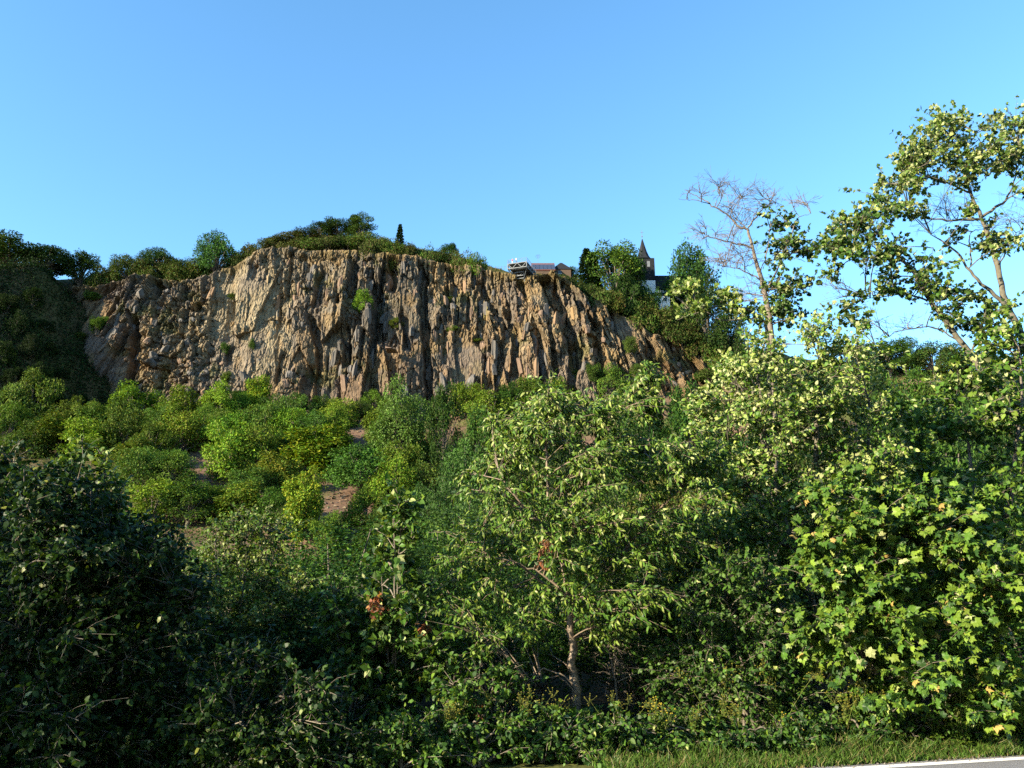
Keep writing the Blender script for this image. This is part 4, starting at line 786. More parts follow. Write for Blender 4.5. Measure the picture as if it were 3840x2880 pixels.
def person(name, label, loc, rz, h, shirt, trousers, arm):
    """one continuous skinned figure, 1.75 m before scaling"""
    J = [((0, 0, 0.95), .13), ((0, 0, 1.15), .125), ((0, 0, 1.38), .15), ((0, 0, 1.50), .055), ((0, -.02, 1.62), .095), ((0, -.01, 1.72), .08),
         ((.19, 0, 1.40), .06), ((.26, -.03, 1.13), .045), ((.24, -.2, 1.0) if arm else (.27, -.06, .9), .035), ((-.19, 0, 1.40), .06), ((-.27, -.03, 1.13), .045), ((-.2, -.26, 1.05), .035),
         ((.1, 0, .88), .09), ((.11, -.02, .5), .065), ((.12, .02, .08), .045), ((.13, -.13, .03), .035), ((-.1, 0, .88), .09), ((-.11, -.02, .5), .065), ((-.12, .02, .08), .045), ((-.13, -.13, .03), .035)]
    E = [(0, 1), (1, 2), (2, 3), (3, 4), (4, 5), (2, 6), (6, 7), (7, 8), (2, 9), (9, 10), (10, 11), (0, 12), (12, 13), (13, 14), (14, 15), (0, 16), (16, 17), (17, 18), (18, 19)]
    me = bpy.data.meshes.new(name); me.from_pydata([j[0] for j in J], E, []); tmp = bpy.data.objects.new(name, me); col.objects.link(tmp)
    tmp.modifiers.new('skin', 'SKIN'); sd = tmp.modifiers.new('sub', 'SUBSURF'); sd.levels = 1; sd.render_levels = 1
    for v, j in zip(me.skin_vertices[0].data, J): v.radius = (j[1], j[1] * 0.8); v.use_root = False
    me.skin_vertices[0].data[0].use_root = True
    dg = bpy.context.evaluated_depsgraph_get(); ev = bpy.data.meshes.new_from_object(tmp.evaluated_get(dg)); bpy.data.objects.remove(tmp)
    ev.materials.clear()
    for m in (M['skin'], shirt, trousers, M['hair']): ev.materials.append(m)
    for f in ev.polygons:
        c = f.center; f.use_smooth = True
        f.material_index = 3 if (c.z > 1.64 and (c.y > -0.05 or c.z > 1.72)) else 0 if c.z > 1.47 or (abs(c.x) > 0.2 and c.z < 1.1 and c.z > .8) else 1 if c.z > 0.93 else 2 if c.z > 0.1 else 3
    o = link(name, ev); o.location = loc; o.rotation_euler = (0, 0, rz); o.scale = (h / 1.75,) * 3
    return tag(o, label, 'person')
Rp = Matrix.Rotation(-0.34, 3, 'Z')
def on_deck(x, y): return Vector(pf) + Rp @ Vector((x, y, 0.03))
person('person', 'person in red and white top leaning at the platform railing', on_deck(-1.55, 0.45), -0.3, 1.68, M['red_cloth'], M['white_cloth'], True)
person('person', 'person in white shirt and dark trousers standing mid-platform', on_deck(-0.42, 0.5), 0.2, 1.85, M['white_cloth'], M['dark_cloth'], False)

# fence posts along the bare edge left of the platform
for i, x in enumerate((1858, 1880, 1893)):
    p = px2w(x, 1006, 214.0); z = float(terrain(p[0], p[1])); top_z = px2w(x, 998, 214.0)[2]
    o = MB().box((0, 0, 0), (0.10, 0.10, 1.0)).build('fence_post', M['bark'], None); o.location = (p[0], p[1], max(z + 0.45, top_z - 0.5)); 
    b = MB().bar((0, 0, 0.3), (1.5, 0.0, 0.25), 0.03).build('wire', M['steel_dark'], o)
    tag(o, f'thin dark fence post on the cliff edge, {ORD[i]} from the left before the platform', 'fence post', 'fence posts')

# ------------------------------------------------------------------ the houses behind the platform
def gable_roof(L, D, H, over=0.3):
    m = MB(); l = L / 2 + over; d = D / 2 + over
    m.add([(-l, -d, 0), (l, -d, 0), (l, 0, H), (-l, 0, H), (l, d, 0), (-l, d, 0), (-l, -d, -0.15), (l, -d, -0.15), (l, d, -0.15), (-l, d, -0.15)],
          [(0, 1, 2, 3), (3, 2, 4, 5), (1, 7, 8, 4), (2, 1, 4), (0, 3, 5), (6, 0, 5, 9), (6, 7, 1, 0), (9, 5, 4, 8), (6, 9, 8, 7)]); return m
hp = px2w(2038, 1013, 226.0); 
house = empty('platform_house', (hp[0], hp[1] + 4, hp[2] - 3.2), 'low house with solar panels over its red tiled roof behind the platform', 'house')
HL, HD, HH = 6.6, 8.0, 3.9
MB().box((0, 0, 1.52), (HL, HD, 3.36)).build('wall', M['brown_wall'], house)
rf = gable_roof(HL, HD, HH).build('roof', M['red_tile'], house); rf.location = (0, 0, 3.2)
sl = math.atan2(HH, HD / 2 + 0.3)
for i in range(6):
    for j in range(3):
        m = MB().box((0, 0, 0), (1.12, 1.55, 0.06)).build('solar_panel', M['solar'], rf); u = 0.02 + j * 0.265 + 0.13
        m.location = (-HL / 2 + 0.3 + i * 1.2, -(HD / 2 + 0.3) * (1 - u) - 0.04, HH * u + 0.08); m.rotation_euler = (sl, 0, 0)
MB().bar((-HL / 2 - 0.3, 0, HH + 0.04), (HL / 2 + 0.3, 0, HH + 0.04), 0.25, 0.12).build('ridge_cap', M['steel'], rf)
an = empty('roof_antenna', (hp[0] - 1.5, hp[1] + 4, hp[2] + HH - 0.1), 'thin television antenna on the ridge of the solar roof', 'antenna')
MB().bar((0, 0, 0), (0, 0, 3.0), 0.07).build('mast', M['steel_dark'], an)
for z, L in ((2.9, 0.5), (2.55, 0.9), (2.0, 0.6)):
    bo = MB().bar((-L, 0, z), (L, 0, z), 0.05).build('boom', M['steel_dark'], an)
    for x in np.linspace(-L, L, 4): MB().bar((x, -0.3, z + 0.06), (x, 0.3, z + 0.06), 0.04).build('element', M['steel_dark'], bo)
hq = px2w(2114, 1006, 228.0)
h2 = empty('hipped_house', (hq[0], hq[1] + 3, hq[2] - 3.0), 'small brown-walled house with dark hipped slate roof right of the solar roof', 'house')
MB().box((-0.6, 0, 1.35), (5.6, 5.0, 3.3)).build('wall', M['brown_wall'], h2)
m = MB(); l, d, H = 2.9, 2.7, 3.1
m.add([(-l - .6, -d, 0), (l - .4, -d, 0), (l - .4, d, 0), (-l - .6, d, 0), (-0.9, 0, H), (-0.3, 0, H), (-l - .6, -d, -.15), (l - .4, -d, -.15), (l - .4, d, -.15), (-l - .6, d, -.15)],
      [(0, 1, 5, 4), (1, 2, 5), (2, 3, 4, 5), (3, 0, 4), (6, 7, 1, 0), (7, 8, 2, 1), (8, 9, 3, 2), (9, 6, 0, 3), (9, 8, 7, 6)]); r2 = m.build('roof', M['slate'], h2); r2.location = (0, 0, 3.0)
w_ = MB().box((-1.2, -2.53, 1.9), (1.0, 0.06, 1.0)).build('window', M['glass'], h2); MB().box((-1.2, -2.57, 1.35), (1.2, 0.1, 0.08)).build('sill', M['plaster'], w_)

# ------------------------------------------------------------------ the church
cy = 236.0; ce_ = px2w(2412, 982, cy); apex = px2w(2405, 892, cy); gz_ = float(terrain(ce_[0], cy)); gz_ = min(gz_, ce_[2] - 9)
ch = empty('church', (ce_[0], cy, gz_), 'white church with slate-clad tower, slender spire and dark slate nave roof', 'church')
tz = ce_[2] - gz_; hw = 3.1; sh = apex[2] - ce_[2]
MB().box((0, 0, (tz - 7.5) / 2 - 1), (hw * 2 - 0.3, hw * 2 - 0.3, tz - 5.5)).build('tower_wall', M['plaster'], ch)
bf = MB().box((0, 0, tz - 3.7), (hw * 2 - 0.2, hw * 2 - 0.2, 7.4)).build('belfry', M['slate'], ch)
for x in (-1.1, 1.1): MB().box((x, -hw + 0.07, tz - 2.0), (0.9, 0.08, 1.9)).build('louvred_opening', M['steel_dark'], bf)
prof = [(0, 1.08), (0.07, 0.82), (0.2, 0.60), (0.41, 0.40), (0.7, 0.2), (0.94, 0.045)]
V_, F_ = [], []
for f, r in prof:
    for k in range(8):
        a = (k + 0.5) * math.pi / 4; q = 1 / max(abs(math.cos(a)), abs(math.sin(a))) if f < 0.05 else 1.04; V_.append((hw * r * q * math.cos(a), hw * r * q * math.sin(a), tz + sh * f))
for i in range(len(prof) - 1):
    for k in range(8): j = (k + 1) % 8; F_.append((i * 8 + k, i * 8 + j, i * 8 + 8 + j, i * 8 + 8 + k))
F_.append(tuple(range(7, -1, -1))); F_.append(tuple(40 + k for k in range(8)))
sp = MB().add(V_, F_).build('spire', M['slate'], ch)
MB().bar((0, 0, tz + sh * 0.93), (0, 0, tz + sh + 2.7), 0.11).box((0, 0, tz + sh + 1.9), (0.9, 0.1, 0.12)).box((0, 0, tz + sh + 0.5), (0.35, 0.35, 0.35)).build('cross', M['steel_dark'], sp)
NL, ND, NH = 13.5, 9.0, 6.4; ez = px2w(2480, 1100, cy)[2] - gz_
MB().box((hw + NL / 2 - 0.2, 1.0, (ez + 0.1) / 2 - 1.5), (NL, ND, ez + 2.9)).build('nave_wall', M['plaster'], ch)
nr_ = gable_roof(NL, ND, NH).build('nave_roof', M['slate'], ch); nr_.location = (hw + NL / 2 + 0.12, 1.0, ez)
for i in range(4):
    x = hw + 2.0 + i * 3.0; wi = MB().box((x, 1.0 - ND / 2 - 0.02, ez - 2.4), (0.9, 0.08, 2.2)).build('window', M['glass'], ch); MB().box((x, 1.0 - ND / 2 - 0.06, ez - 3.56), (1.2, 0.16, 0.12)).build('sill', M['steel'], wi)
cp = px2w(2478, 1118, 228.0); cs = empty('white_cottage', (cp[0], 228.0, cp[2] - 4), 'small white-walled cottage half hidden by shrubs below the nave', 'house')
MB().box((0, 0, 1.9), (4.6, 4.0, 4.4)).build('wall', M['plaster'], cs); c2 = gable_roof(4.6, 4.0, 1.6).build('roof', M['slate'], cs); c2.location = (0, 0, 4.13)
for x in (-1.2, 1.0): wi = MB().box((x, -2.02, 2.9), (0.8, 0.08, 1.0)).build('window', M['glass'], cs); MB().box((x, -2.05, 2.34), (1.0, 0.12, 0.08)).build('sill', M['steel'], wi)

# ------------------------------------------------------------------ the near thicket
rn = np.random.default_rng(1234)
def gpt(x, Y): return (px2w(x, 2000, Y)[0], Y, float(terrain(px2w(x, 2000, Y)[0], Y)))

# bushes filling the ground behind the front row
fillers = [(x, Y, w, h) for Y, w, h in ((13.5, 3.2, 2.2), (17, 4.2, 2.8), (22, 5.5, 3.6), (30, 6.5, 4.6)) for x in np.arange(60, 3900, 470 if Y < 20 else 400 if Y < 25 else 330)]
for i, (x, Y, w, h) in enumerate(fillers):
    x = x + rn.uniform(-80, 80); p = gpt(x, Y + rn.uniform(-1, 1)); row = {13.5: 'just behind the front thicket', 17: 'in the second rank of the thicket', 22: 'in the third rank of the thicket', 30: 'at the back of the thicket'}[Y]
    n_in = sum(1 for q in fillers[:i] if q[1] == Y); put(KN[int(rn.integers(3))], 'thicket_bush', f'dense dark leafy bush {row}, {ORD[n_in]} from the left', 'bush', (p[0], p[1], p[2] - 0.1), w * rn.uniform(0.9, 1.2), h * rn.uniform(0.8, 1.2), rn.uniform(0, 6.28), jt('g' if rn.random() < 0.6 else 'd'), 'bushes of the roadside thicket')

# cherry tree in the middle
CY = 10.6
b = gpt(2172, CY); 
skel = [(W([(2172, 2830), (2165, 2640), (2150, 2500), (2140, 2380), (2128, 2230), (2100, 2060), (2060, 1900), (2050, 1720), (2040, 1560)], CY), 0.068, 0.010),
        (W([(2128, 2240), (2030, 2150), (1900, 2100), (1760, 2080)], CY - .3), 0.018, 0.005), (W([(2134, 2290), (2180, 2220), (2250, 2150), (2330, 2040), (2390, 1900), (2440, 1700), (2420, 1500)], CY + .4), 0.013, 0.005),
        (W([(2110, 2100), (2180, 1900), (2230, 1720), (2240, 1560)], CY + .2), 0.03, 0.006), (W([(2160, 2570), (2060, 2510), (1990, 2540), (1910, 2640)], CY - .4), 0.011, 0.004), (W([(2160, 2600), (2090, 2540), (2000, 2560), (1900, 2680)], CY - .1), 0.010, 0.004),
        (W([(2090, 2030), (1960, 1900), (1870, 1760)], CY - .2), 0.028, 0.006), (W([(2330, 2080), (2480, 1900), (2640, 1760)], CY + .3), 0.022, 0.005), (W([(2130, 2260), (1950, 2120), (1800, 2000)], CY + .5), 0.026, 0.005)]
cpoly = [(1860, 1600), (1980, 1520), (2050, 1450), (2130, 1520), (2210, 1480), (2300, 1530), (2400, 1420), (2460, 1440), (2450, 1620), (2560, 1680), (2680, 1660), (2700, 1800), (2590, 1960), (2560, 2120), (2440, 2300), (2330, 2420), (2000, 2480), (1740, 2420), (1660, 2260), (1700, 2060), (1760, 1900), (1780, 1760)]
top_sp = blobs(rn, [(2050, 1520, 70, 70, 9, .3), (2420, 1480, 60, 90, 10, .28), (2220, 1530, 60, 60, 7, .3), (1930, 1620, 90, 60, 9, .3), (2640, 1720, 60, 60, 5, .28)], CY, .3)
sprays = np.r_[fill(rn, cpoly, 165, CY - 0.9, CY + 1.1, 0.36), top_sp]
qx, qy = w2px(sprays[:, :3]); sprays = sprays[~((qx > 2090) & (qx < 2235) & (qy > 2330) & (sprays[:, 1] < CY + 0.4))]
traced_tree('cherry_tree', 'young cherry tree with drooping narrow leaves and lit ringed trunk', 'tree', 1, b, skel, sprays, 'long', 0.082, 10, 18, (GRN, YGR, (0.115, 0.155, 0.03), DGR), (0.5, 0.25, 0.15, 0.1), 'bark_cherry', 0.55, None, 260, 0.25,
            brown=blobs(rn, [(2065, 2060, 30, 40, 4, .13), (2040, 2110, 15, 30, 2, .1)], CY - 0.6, .1), palefn=lambda p: 0.03 + 0.13 * sstep(2.2, 4.2, p[:, 2]), sun_up=0.7, gain=1.35)

# sycamore maple sapling, front right
MY = 9.95
b = gpt(3440, MY + .3)
skel = [(W([(3440, 2780), (3420, 2500), (3380, 2250), (3330, 2050), (3300, 1850)], MY + .4), 0.035, 0.008), (W([(3480, 2780), (3520, 2450), (3580, 2200), (3600, 1980)], MY + .5), 0.035, 0.008), (W([(3400, 2780), (3300, 2560), (3180, 2350), (3120, 2150)], MY + .3), 0.03, 0.007), (W([(3470, 2780), (3620, 2500), (3720, 2300), (3780, 2100)], MY + .4), 0.03, 0.007)]
mpoly = [(3020, 1830), (3250, 1740), (3400, 1850), (3560, 1820), (3760, 1900), (3860, 2050), (3860, 2550), (3780, 2700), (3640, 2650), (3500, 2700), (3400, 2640), (3300, 2720), (3200, 2640), (3080, 2700), (3010, 2450), (2960, 2150)]
sprays = fill(rn, mpoly, 105, MY - 0.55, MY + 0.6, 0.36)
traced_tree('maple_sapling', 'bushy sycamore maple with large lobed yellowish-green leaves beside the road', 'tree', 2, b, skel, sprays, 'maple', 0.098, 8, 12, (GRN, YGR, (0.10, 0.15, 0.02), DGR, (0.22, 0.16, 0.05)), (0.45, 0.27, 0.1, 0.16, 0.02), 'bark', 0.4, None, 290, 0.55, palefn=lambda p: np.full(len(p), 0.015), sun_up=0.8, gain=1.4)

# pale-leaved maple behind it
AY = 13.2
b = gpt(3040, AY)
skel = [(W([(3060, 2700), (3070, 2200), (3060, 1800), (3070, 1500), (3080, 1300)], AY), 0.075, 0.012), (W([(3060, 2300), (2960, 2000), (2880, 1700), (2850, 1450), (2870, 1280)], AY - .3), 0.05, 0.01), (W([(3060, 2200), (3200, 1900), (3260, 1600), (3230, 1380)], AY + .3), 0.05, 0.01), (W([(2960, 2050), (2830, 1850), (2740, 1700)], AY - .4), 0.03, 0.008), (W([(2900, 1760), (2800, 1500), (2740, 1400)], AY), 0.025, 0.008), (W([(2790, 1470), (2700, 1500), (2600, 1460)], AY - .2), 0.014, 0.005)]
apoly = [(2700, 1420), (2770, 1300), (2850, 1230), (2960, 1250), (3050, 1215), (3180, 1260), (3280, 1330), (3330, 1500), (3380, 1680), (3350, 1900), (3250, 2000), (3150, 2150), (2950, 2250), (2760, 2150), (2680, 1950), (2640, 1780), (2680, 1600)]
sprays = np.r_[fill(rn, apoly, 235, AY - 1.1, AY + 1.2, 0.42), blobs(rn, [(2620, 1590, 40, 50, 6, .3), (2640, 1500, 40, 30, 3, .25), (2680, 1820, 60, 60, 6, .3)], AY, .3)]
traced_tree('pale_maple', 'field maple showing pale leaf undersides in the wind, largest mass at right', 'tree', 3, b, skel, sprays, 'ovate', 0.08, 9, 13, (GRN, YGR, (0.14, 0.18, 0.04), DGR), (0.45, 0.3, 0.15, 0.1), 'bark_pale', 0.2, None, 260, 0.2, palefn=lambda p: 0.10 + 0.32 * sstep(2.2, 5.0, p[:, 2]), sun_up=0.75, gain=1.5)

# filling maple behind, at the right border
BY = 15.0
b = gpt(3700, BY)
skel = [(W([(3700, 2650), (3690, 2200), (3650, 1800), (3600, 1500)], BY), 0.08, 0.012), (W([(3690, 2300), (3780, 1900), (3830, 1500), (3820, 1300)], BY), 0.06, 0.01), (W([(3680, 2200), (3500, 1900), (3430, 1600)], BY), 0.05, 0.01)]
bpoly = [(3330, 1620), (3420, 1480), (3560, 1400), (3640, 1250), (3740, 1200), (3860, 1240), (3880, 2300), (3350, 2250), (3300, 1900)]
traced_tree('border_maple', 'green maple behind the large-leaved sapling, cut by the right border', 'tree', 4, b, skel, fill(rn, bpoly, 170, BY - 1.2, BY + 1.2, 0.42), 'heart', 0.10, 7, 10, (GRN, YGR, DGR), (0.55, 0.3, 0.15), 'bark', 0.25, None, 0, 0.3, palefn=lambda p: 0.05 + 0.12 * sstep(3.5, 6, p[:, 2]), sun_up=0.6, gain=1.4)

# tall leaning maples against the sky
TY = 17.0
b = gpt(3960, TY)
skel = [(W([(3960, 2450), (3930, 1900), (3870, 1420), (3815, 1220), (3769, 1122), (3735, 974), (3681, 819), (3641, 724), (3610, 640), (3570, 520)], TY), 0.105, 0.012), (W([(3674, 822), (3585, 824), (3499, 819), (3411, 792)], TY), 0.035, 0.008), (W([(3684, 812), (3762, 758), (3800, 690), (3830, 560)], TY), 0.035, 0.008),
        (W([(3790, 1160), (3700, 1080), (3647, 1028), (3580, 940), (3492, 880)], TY - .4), 0.05, 0.01), (W([(3641, 724), (3540, 680), (3420, 650), (3360, 690)], TY), 0.025, 0.006), (W([(3750, 1000), (3790, 900), (3830, 860)], TY), 0.02, 0.006), (W([(3640, 1000), (3640, 880), (3690, 860)], TY), 0.018, 0.006), (W([(3620, 660), (3680, 560), (3660, 500)], TY), 0.02, 0.006)]
sp1 = blobs(rn, [(3560, 490, 85, 55, 18, .48), (3500, 560, 90, 55, 16, .48), (3610, 590, 85, 60, 16, .48), (3640, 660, 60, 45, 8, .42), (3430, 610, 70, 55, 10, .46), (3370, 670, 70, 55, 10, .46), (3300, 730, 55, 45, 7, .42), (3480, 690, 70, 40, 8, .42), (3810, 490, 45, 80, 12, .46), (3790, 600, 45, 50, 8, .42), (3830, 680, 30, 60, 5, .42), (3400, 780, 60, 30, 5, .28), (3690, 900, 50, 55, 8, .42), (3780, 900, 60, 45, 8, .42), (3560, 870, 40, 30, 3, .25), (3620, 790, 30, 25, 2, .2), (3730, 510, 40, 40, 4, .25)], TY, .45)
bare1 = blobs(rn, [(3560, 790, 70, 40, 4, .45), (3740, 820, 60, 50, 4, .45), (3820, 780, 40, 60, 3, .4), (3520, 840, 60, 40, 3, .4), (3600, 740, 60, 40, 3, .4)], TY, .3)
sp1 = sp1[rn.random(len(sp1)) < 0.72]
traced_tree('leaning_maple', 'tall maple with bare grey trunk leaning left against the sky', 'tree', 5, b, skel, sp1, 'maple', 0.088, 6, 9, (GRN, YGR, DGR, (0.10, 0.14, 0.03)), (0.4, 0.2, 0.2, 0.2), 'bark_pale', 0.2, bare1, 200, 0.1, palefn=lambda p: 0.2 + 0.2 * sstep(8, 11, p[:, 2]), brl=0.013)
b = gpt(3990, TY - 1)
skel = [(W([(3990, 2450), (3920, 1900), (3836, 1632), (3742, 1487), (3634, 1325), (3533, 1190), (3465, 1089), (3431, 1028), (3377, 974), (3276, 970), (3190, 940)], TY - 1), 0.095, 0.012), (W([(3479, 1129), (3398, 1102), (3330, 1110), (3250, 1120)], TY - 1), 0.025, 0.006), (W([(3420, 1015), (3340, 920), (3250, 850), (3160, 830)], TY - 1), 0.025, 0.006),
        (W([(3600, 1280), (3500, 1230), (3380, 1240), (3280, 1290)], TY - 1), 0.02, 0.005), (W([(3640, 1330), (3680, 1220), (3700, 1120)], TY - 1.1), 0.025, 0.006), (W([(3440, 1040), (3480, 980), (3500, 930)], TY - 1), 0.02, 0.005)]
sp2 = blobs(rn, [(3300, 790, 70, 45, 7, .44), (3200, 830, 80, 55, 14, .46), (3130, 900, 75, 60, 13, .46), (3230, 930, 80, 55, 13, .46), (3330, 950, 60, 45, 7, .4), (3470, 990, 80, 50, 11, .44), (3390, 1060, 80, 50, 11, .44), (3520, 1080, 80, 55, 11, .44), (3620, 1130, 80, 60, 11, .44), (3700, 1180, 70, 60, 10, .44), (3280, 1110, 70, 45, 7, .4), (3200, 1170, 90, 45, 9, .4), (3570, 1200, 60, 40, 5, .4), (3130, 1010, 60, 30, 3, .25), (3760, 1270, 60, 60, 8, .44)], TY - 1, .45)
bare2 = blobs(rn, [(3280, 1240, 90, 40, 4, .45), (3420, 1240, 60, 40, 3, .4), (3170, 1080, 60, 60, 3, .4)], TY - 1, .3)
sp2 = sp2[rn.random(len(sp2)) < 0.66]
traced_tree('arching_maple', 'maple with long mossy trunk arching low to the left below the leaning one', 'tree', 6, b, skel, sp2, 'maple', 0.088, 6, 9, (GRN, YGR, DGR, (0.10, 0.14, 0.03)), (0.4, 0.2, 0.25, 0.15), 'bark_pale', 0.2, bare2, 200, 0.1, palefn=lambda p: np.full(len(p), 0.15), brl=0.013)

# half dead tree with bare branches
DY = 18.0
b = gpt(2910, DY)
skel = [(W([(2920, 2500), (2905, 1800), (2890, 1240), (2858, 1055), (2831, 960), (2804, 859)], DY), 0.10, 0.03), (W([(2804, 859), (2770, 846), (2720, 800), (2662, 765), (2620, 740), (2567, 711)], DY), 0.03, 0.006), (W([(2662, 765), (2600, 750), (2545, 745)], DY), 0.012, 0.004), (W([(2804, 859), (2831, 819), (2860, 785), (2891, 758), (2903, 704)], DY), 0.025, 0.006),
        (W([(2820, 930), (2790, 918), (2723, 906), (2648, 880), (2581, 839)], DY), 0.025, 0.005), (W([(2858, 1055), (2837, 1040), (2770, 1008), (2730, 1000), (2682, 994)], DY), 0.022, 0.005), (W([(2800, 860), (2745, 800), (2730, 740), (2690, 690)], DY), 0.014, 0.004), (W([(2870, 1100), (2920, 1000), (2960, 900), (2990, 820), (3040, 800)], DY), 0.025, 0.005),
        (W([(2850, 1030), (2880, 930), (2890, 830)], DY), 0.02, 0.005), (W([(2680, 775), (2700, 720), (2720, 680)], DY), 0.010, 0.004)]
bare3 = blobs(rn, [(2600, 730, 40, 20, 3, .35), (2700, 720, 30, 40, 4, .4), (2760, 760, 50, 50, 6, .5), (2830, 760, 40, 50, 5, .45), (2650, 860, 50, 30, 5, .4), (2760, 860, 50, 50, 6, .5), (2750, 950, 50, 50, 5, .5), (2720, 1000, 40, 30, 4, .4), (2800, 1010, 40, 60, 5, .5), (2900, 740, 20, 40, 3, .3), (3000, 790, 40, 40, 4, .4), (2780, 1090, 50, 50, 4, .45)], DY, .35)
sp3 = blobs(rn, [(2930, 790, 55, 50, 2, .32), (2935, 870, 60, 40, 4, .36), (2970, 940, 75, 55, 7, .4), (2910, 960, 50, 40, 3, .36), (2980, 1060, 70, 55, 7, .4), (2920, 1090, 50, 50, 5, .36), (2900, 1170, 70, 40, 6, .36), (2970, 1160, 65, 40, 6, .36), (3030, 960, 25, 30, 2, .3)], DY, .4)
traced_tree('half_dead_tree', 'half dead tree with bare reddish twigs on its upper left side', 'tree', 7, b, skel, sp3, 'maple', 0.088, 6, 8, (GRN, DGR, (0.10, 0.15, 0.04)), (0.5, 0.3, 0.2), 'twig_dead', 0.2, bare3, 120, 0.1, palefn=lambda p: 0.15 + 0.25 * (1 - sstep(6.5, 8.5, p[:, 2])), twr=0.0045, brl=0.012)
LY = 14.5
b = gpt(2890, LY)
skel = [(W([(2890, 2500), (2890, 1700), (2880, 1300), (2850, 1190), (2740, 1145), (2650, 1160), (2540, 1200)], LY), 0.05, 0.006), (W([(2850, 1190), (2700, 1200), (2600, 1120), (2530, 1090)], LY), 0.014, 0.005)]
traced_tree('low_maple', 'small maple stretching one pale-leaved bough left across the church slope', 'tree', 8, b, skel, blobs(rn, [(2560, 1100, 45, 30, 5, .24), (2630, 1085, 50, 25, 4, .24), (2600, 1150, 60, 30, 5, .24), (2690, 1120, 50, 35, 5, .24), (2760, 1140, 50, 40, 5, .26), (2830, 1180, 50, 40, 6, .26)], LY, .3), 'maple', 0.085, 5, 6, (YGR, GRN, (0.16, 0.2, 0.05)), (0.4, 0.3, 0.3), 'bark_pale', 0.2, None, 100, 0.1, palefn=lambda p: np.full(len(p), 0.35))

# dogwood and other bushes between cherry and sapling
def thick(name, label, cat, seed, x, Y, poly, n, rad, leaf, shape, pal_, wts_, stems, n_obj=0, per=10, twigs=7, pale=0.01, mul=1.3, up=0.45, droop=0.3, wood='bark', brown=None, dY=(0.7, 0.7)):
    r_ = np.random.default_rng(seed); b = gpt(x, Y); sk = []
    for sx, sy in stems: sk.append((np.array([b + np.array([r_.uniform(-.15, .15), r_.uniform(-.1, .1), 0]), (np.array(b) * 0.55 + W([(sx, sy)], Y)[0] * 0.45) + np.array([0, 0, 0.15]), W([(sx, sy)], Y + r_.uniform(-.3, .3))[0]]), 0.022, 0.005))
    return traced_tree(name, label, cat, seed, b, sk, fill(r_, poly, n, Y - dY[0], Y + dY[1], rad), shape, leaf, twigs + 1, int(per * mul), pal_, wts_, wood, droop, None, n_obj, up, palefn=(lambda p: np.full(len(p), pale)), brown=brown, gain=0.85 if Y < 10.2 and x < 1300 else 1.3)  # lower gain at front left deepens the shade through leaf colour
thick('dogwood_bush', 'dense dogwood bush between the cherry trunk and the maple sapling', 'bush', 21, 2780, 10.7, [(2480, 2300), (2600, 2150), (2780, 2080), (2950, 2150), (3030, 2350), (3050, 2600), (3000, 2780), (2500, 2800), (2430, 2560)], 120, 0.33, 0.065, 'ovate', (GRN, BGR, DGR), (0.5, 0.2, 0.3), [(2550, 2250), (2700, 2150), (2850, 2130), (2950, 2300), (2600, 2450)], 150, 11)
thick('hazel_bush', 'olive bush right of the cherry crown, lit on its top', 'bush', 22, 2580, 12.4, [(2350, 2150), (2450, 2000), (2600, 1950), (2750, 2000), (2800, 2200), (2700, 2500), (2400, 2500)], 110, 0.36, 0.065, 'ovate', (OLV, GRN, YGR), (0.4, 0.4, 0.2), [(2450, 2050), (2600, 1980), (2720, 2080)], 0, 11)
thick('low_bush', 'low bush with broad lit leaves in front of the cherry trunk', 'bush', 23, 2190, 9.9, [(1960, 2740), (2100, 2690), (2250, 2700), (2360, 2740), (2380, 2840), (1950, 2850)], 26, 0.28, 0.078, 'heart', (GRN, BGR, DGR), (0.5, 0.3, 0.2), [(2080, 2700), (2200, 2700), (2300, 2740)], 120, 7, up=0.9)
thick('bramble_bush', 'dark bramble under the cherry with a few withered leaves', 'bush', 24, 1850, 10.0, [(1650, 2560), (1800, 2480), (1950, 2560), (2000, 2840), (1600, 2850)], 48, 0.3, 0.072, 'ovate', (GRN, DGR, YGR), (0.5, 0.35, 0.15), [(1700, 2580), (1850, 2520), (1930, 2600)], 100, 9, brown=blobs(rn, [(1770, 2680, 20, 50, 3, .12), (1790, 2770, 20, 30, 2, .1), (1880, 2840, 50, 30, 3, .12)], 9.6, .1))
thick('aspen_sapling', 'aspen sapling with broad glossy leaves left of the cherry tree', 'tree', 25, 1500, 10.3, [(1380, 2180), (1420, 2050), (1450, 1920), (1500, 1860), (1545, 1960), (1560, 2120), (1640, 2260), (1700, 2420), (1680, 2600), (1450, 2600), (1350, 2400)], 62, 0.24, 0.078, 'heart', (GRN, BGR, YGR, DGR), (0.4, 0.25, 0.15, 0.2), [(1480, 1880), (1500, 2000), (1430, 2150), (1600, 2300)], 200, 8, pale=0.05, up=0.2, brown=blobs(rn, [(1405, 2250, 14, 50, 3, .1), (1590, 2350, 30, 20, 2, .1)], 9.9, .1))
thick('aspen_bush', 'lower aspen shoots in half shade beside the aspen sapling', 'bush', 26, 1330, 10.6, [(1180, 2380), (1270, 2200), (1380, 2180), (1480, 2380), (1540, 2600), (1520, 2850), (1180, 2850)], 80, 0.3, 0.075, 'heart', (GRN, DGR, BGR), (0.45, 0.35, 0.2), [(1260, 2250), (1350, 2220), (1430, 2400)], 100, 9, pale=0.03)
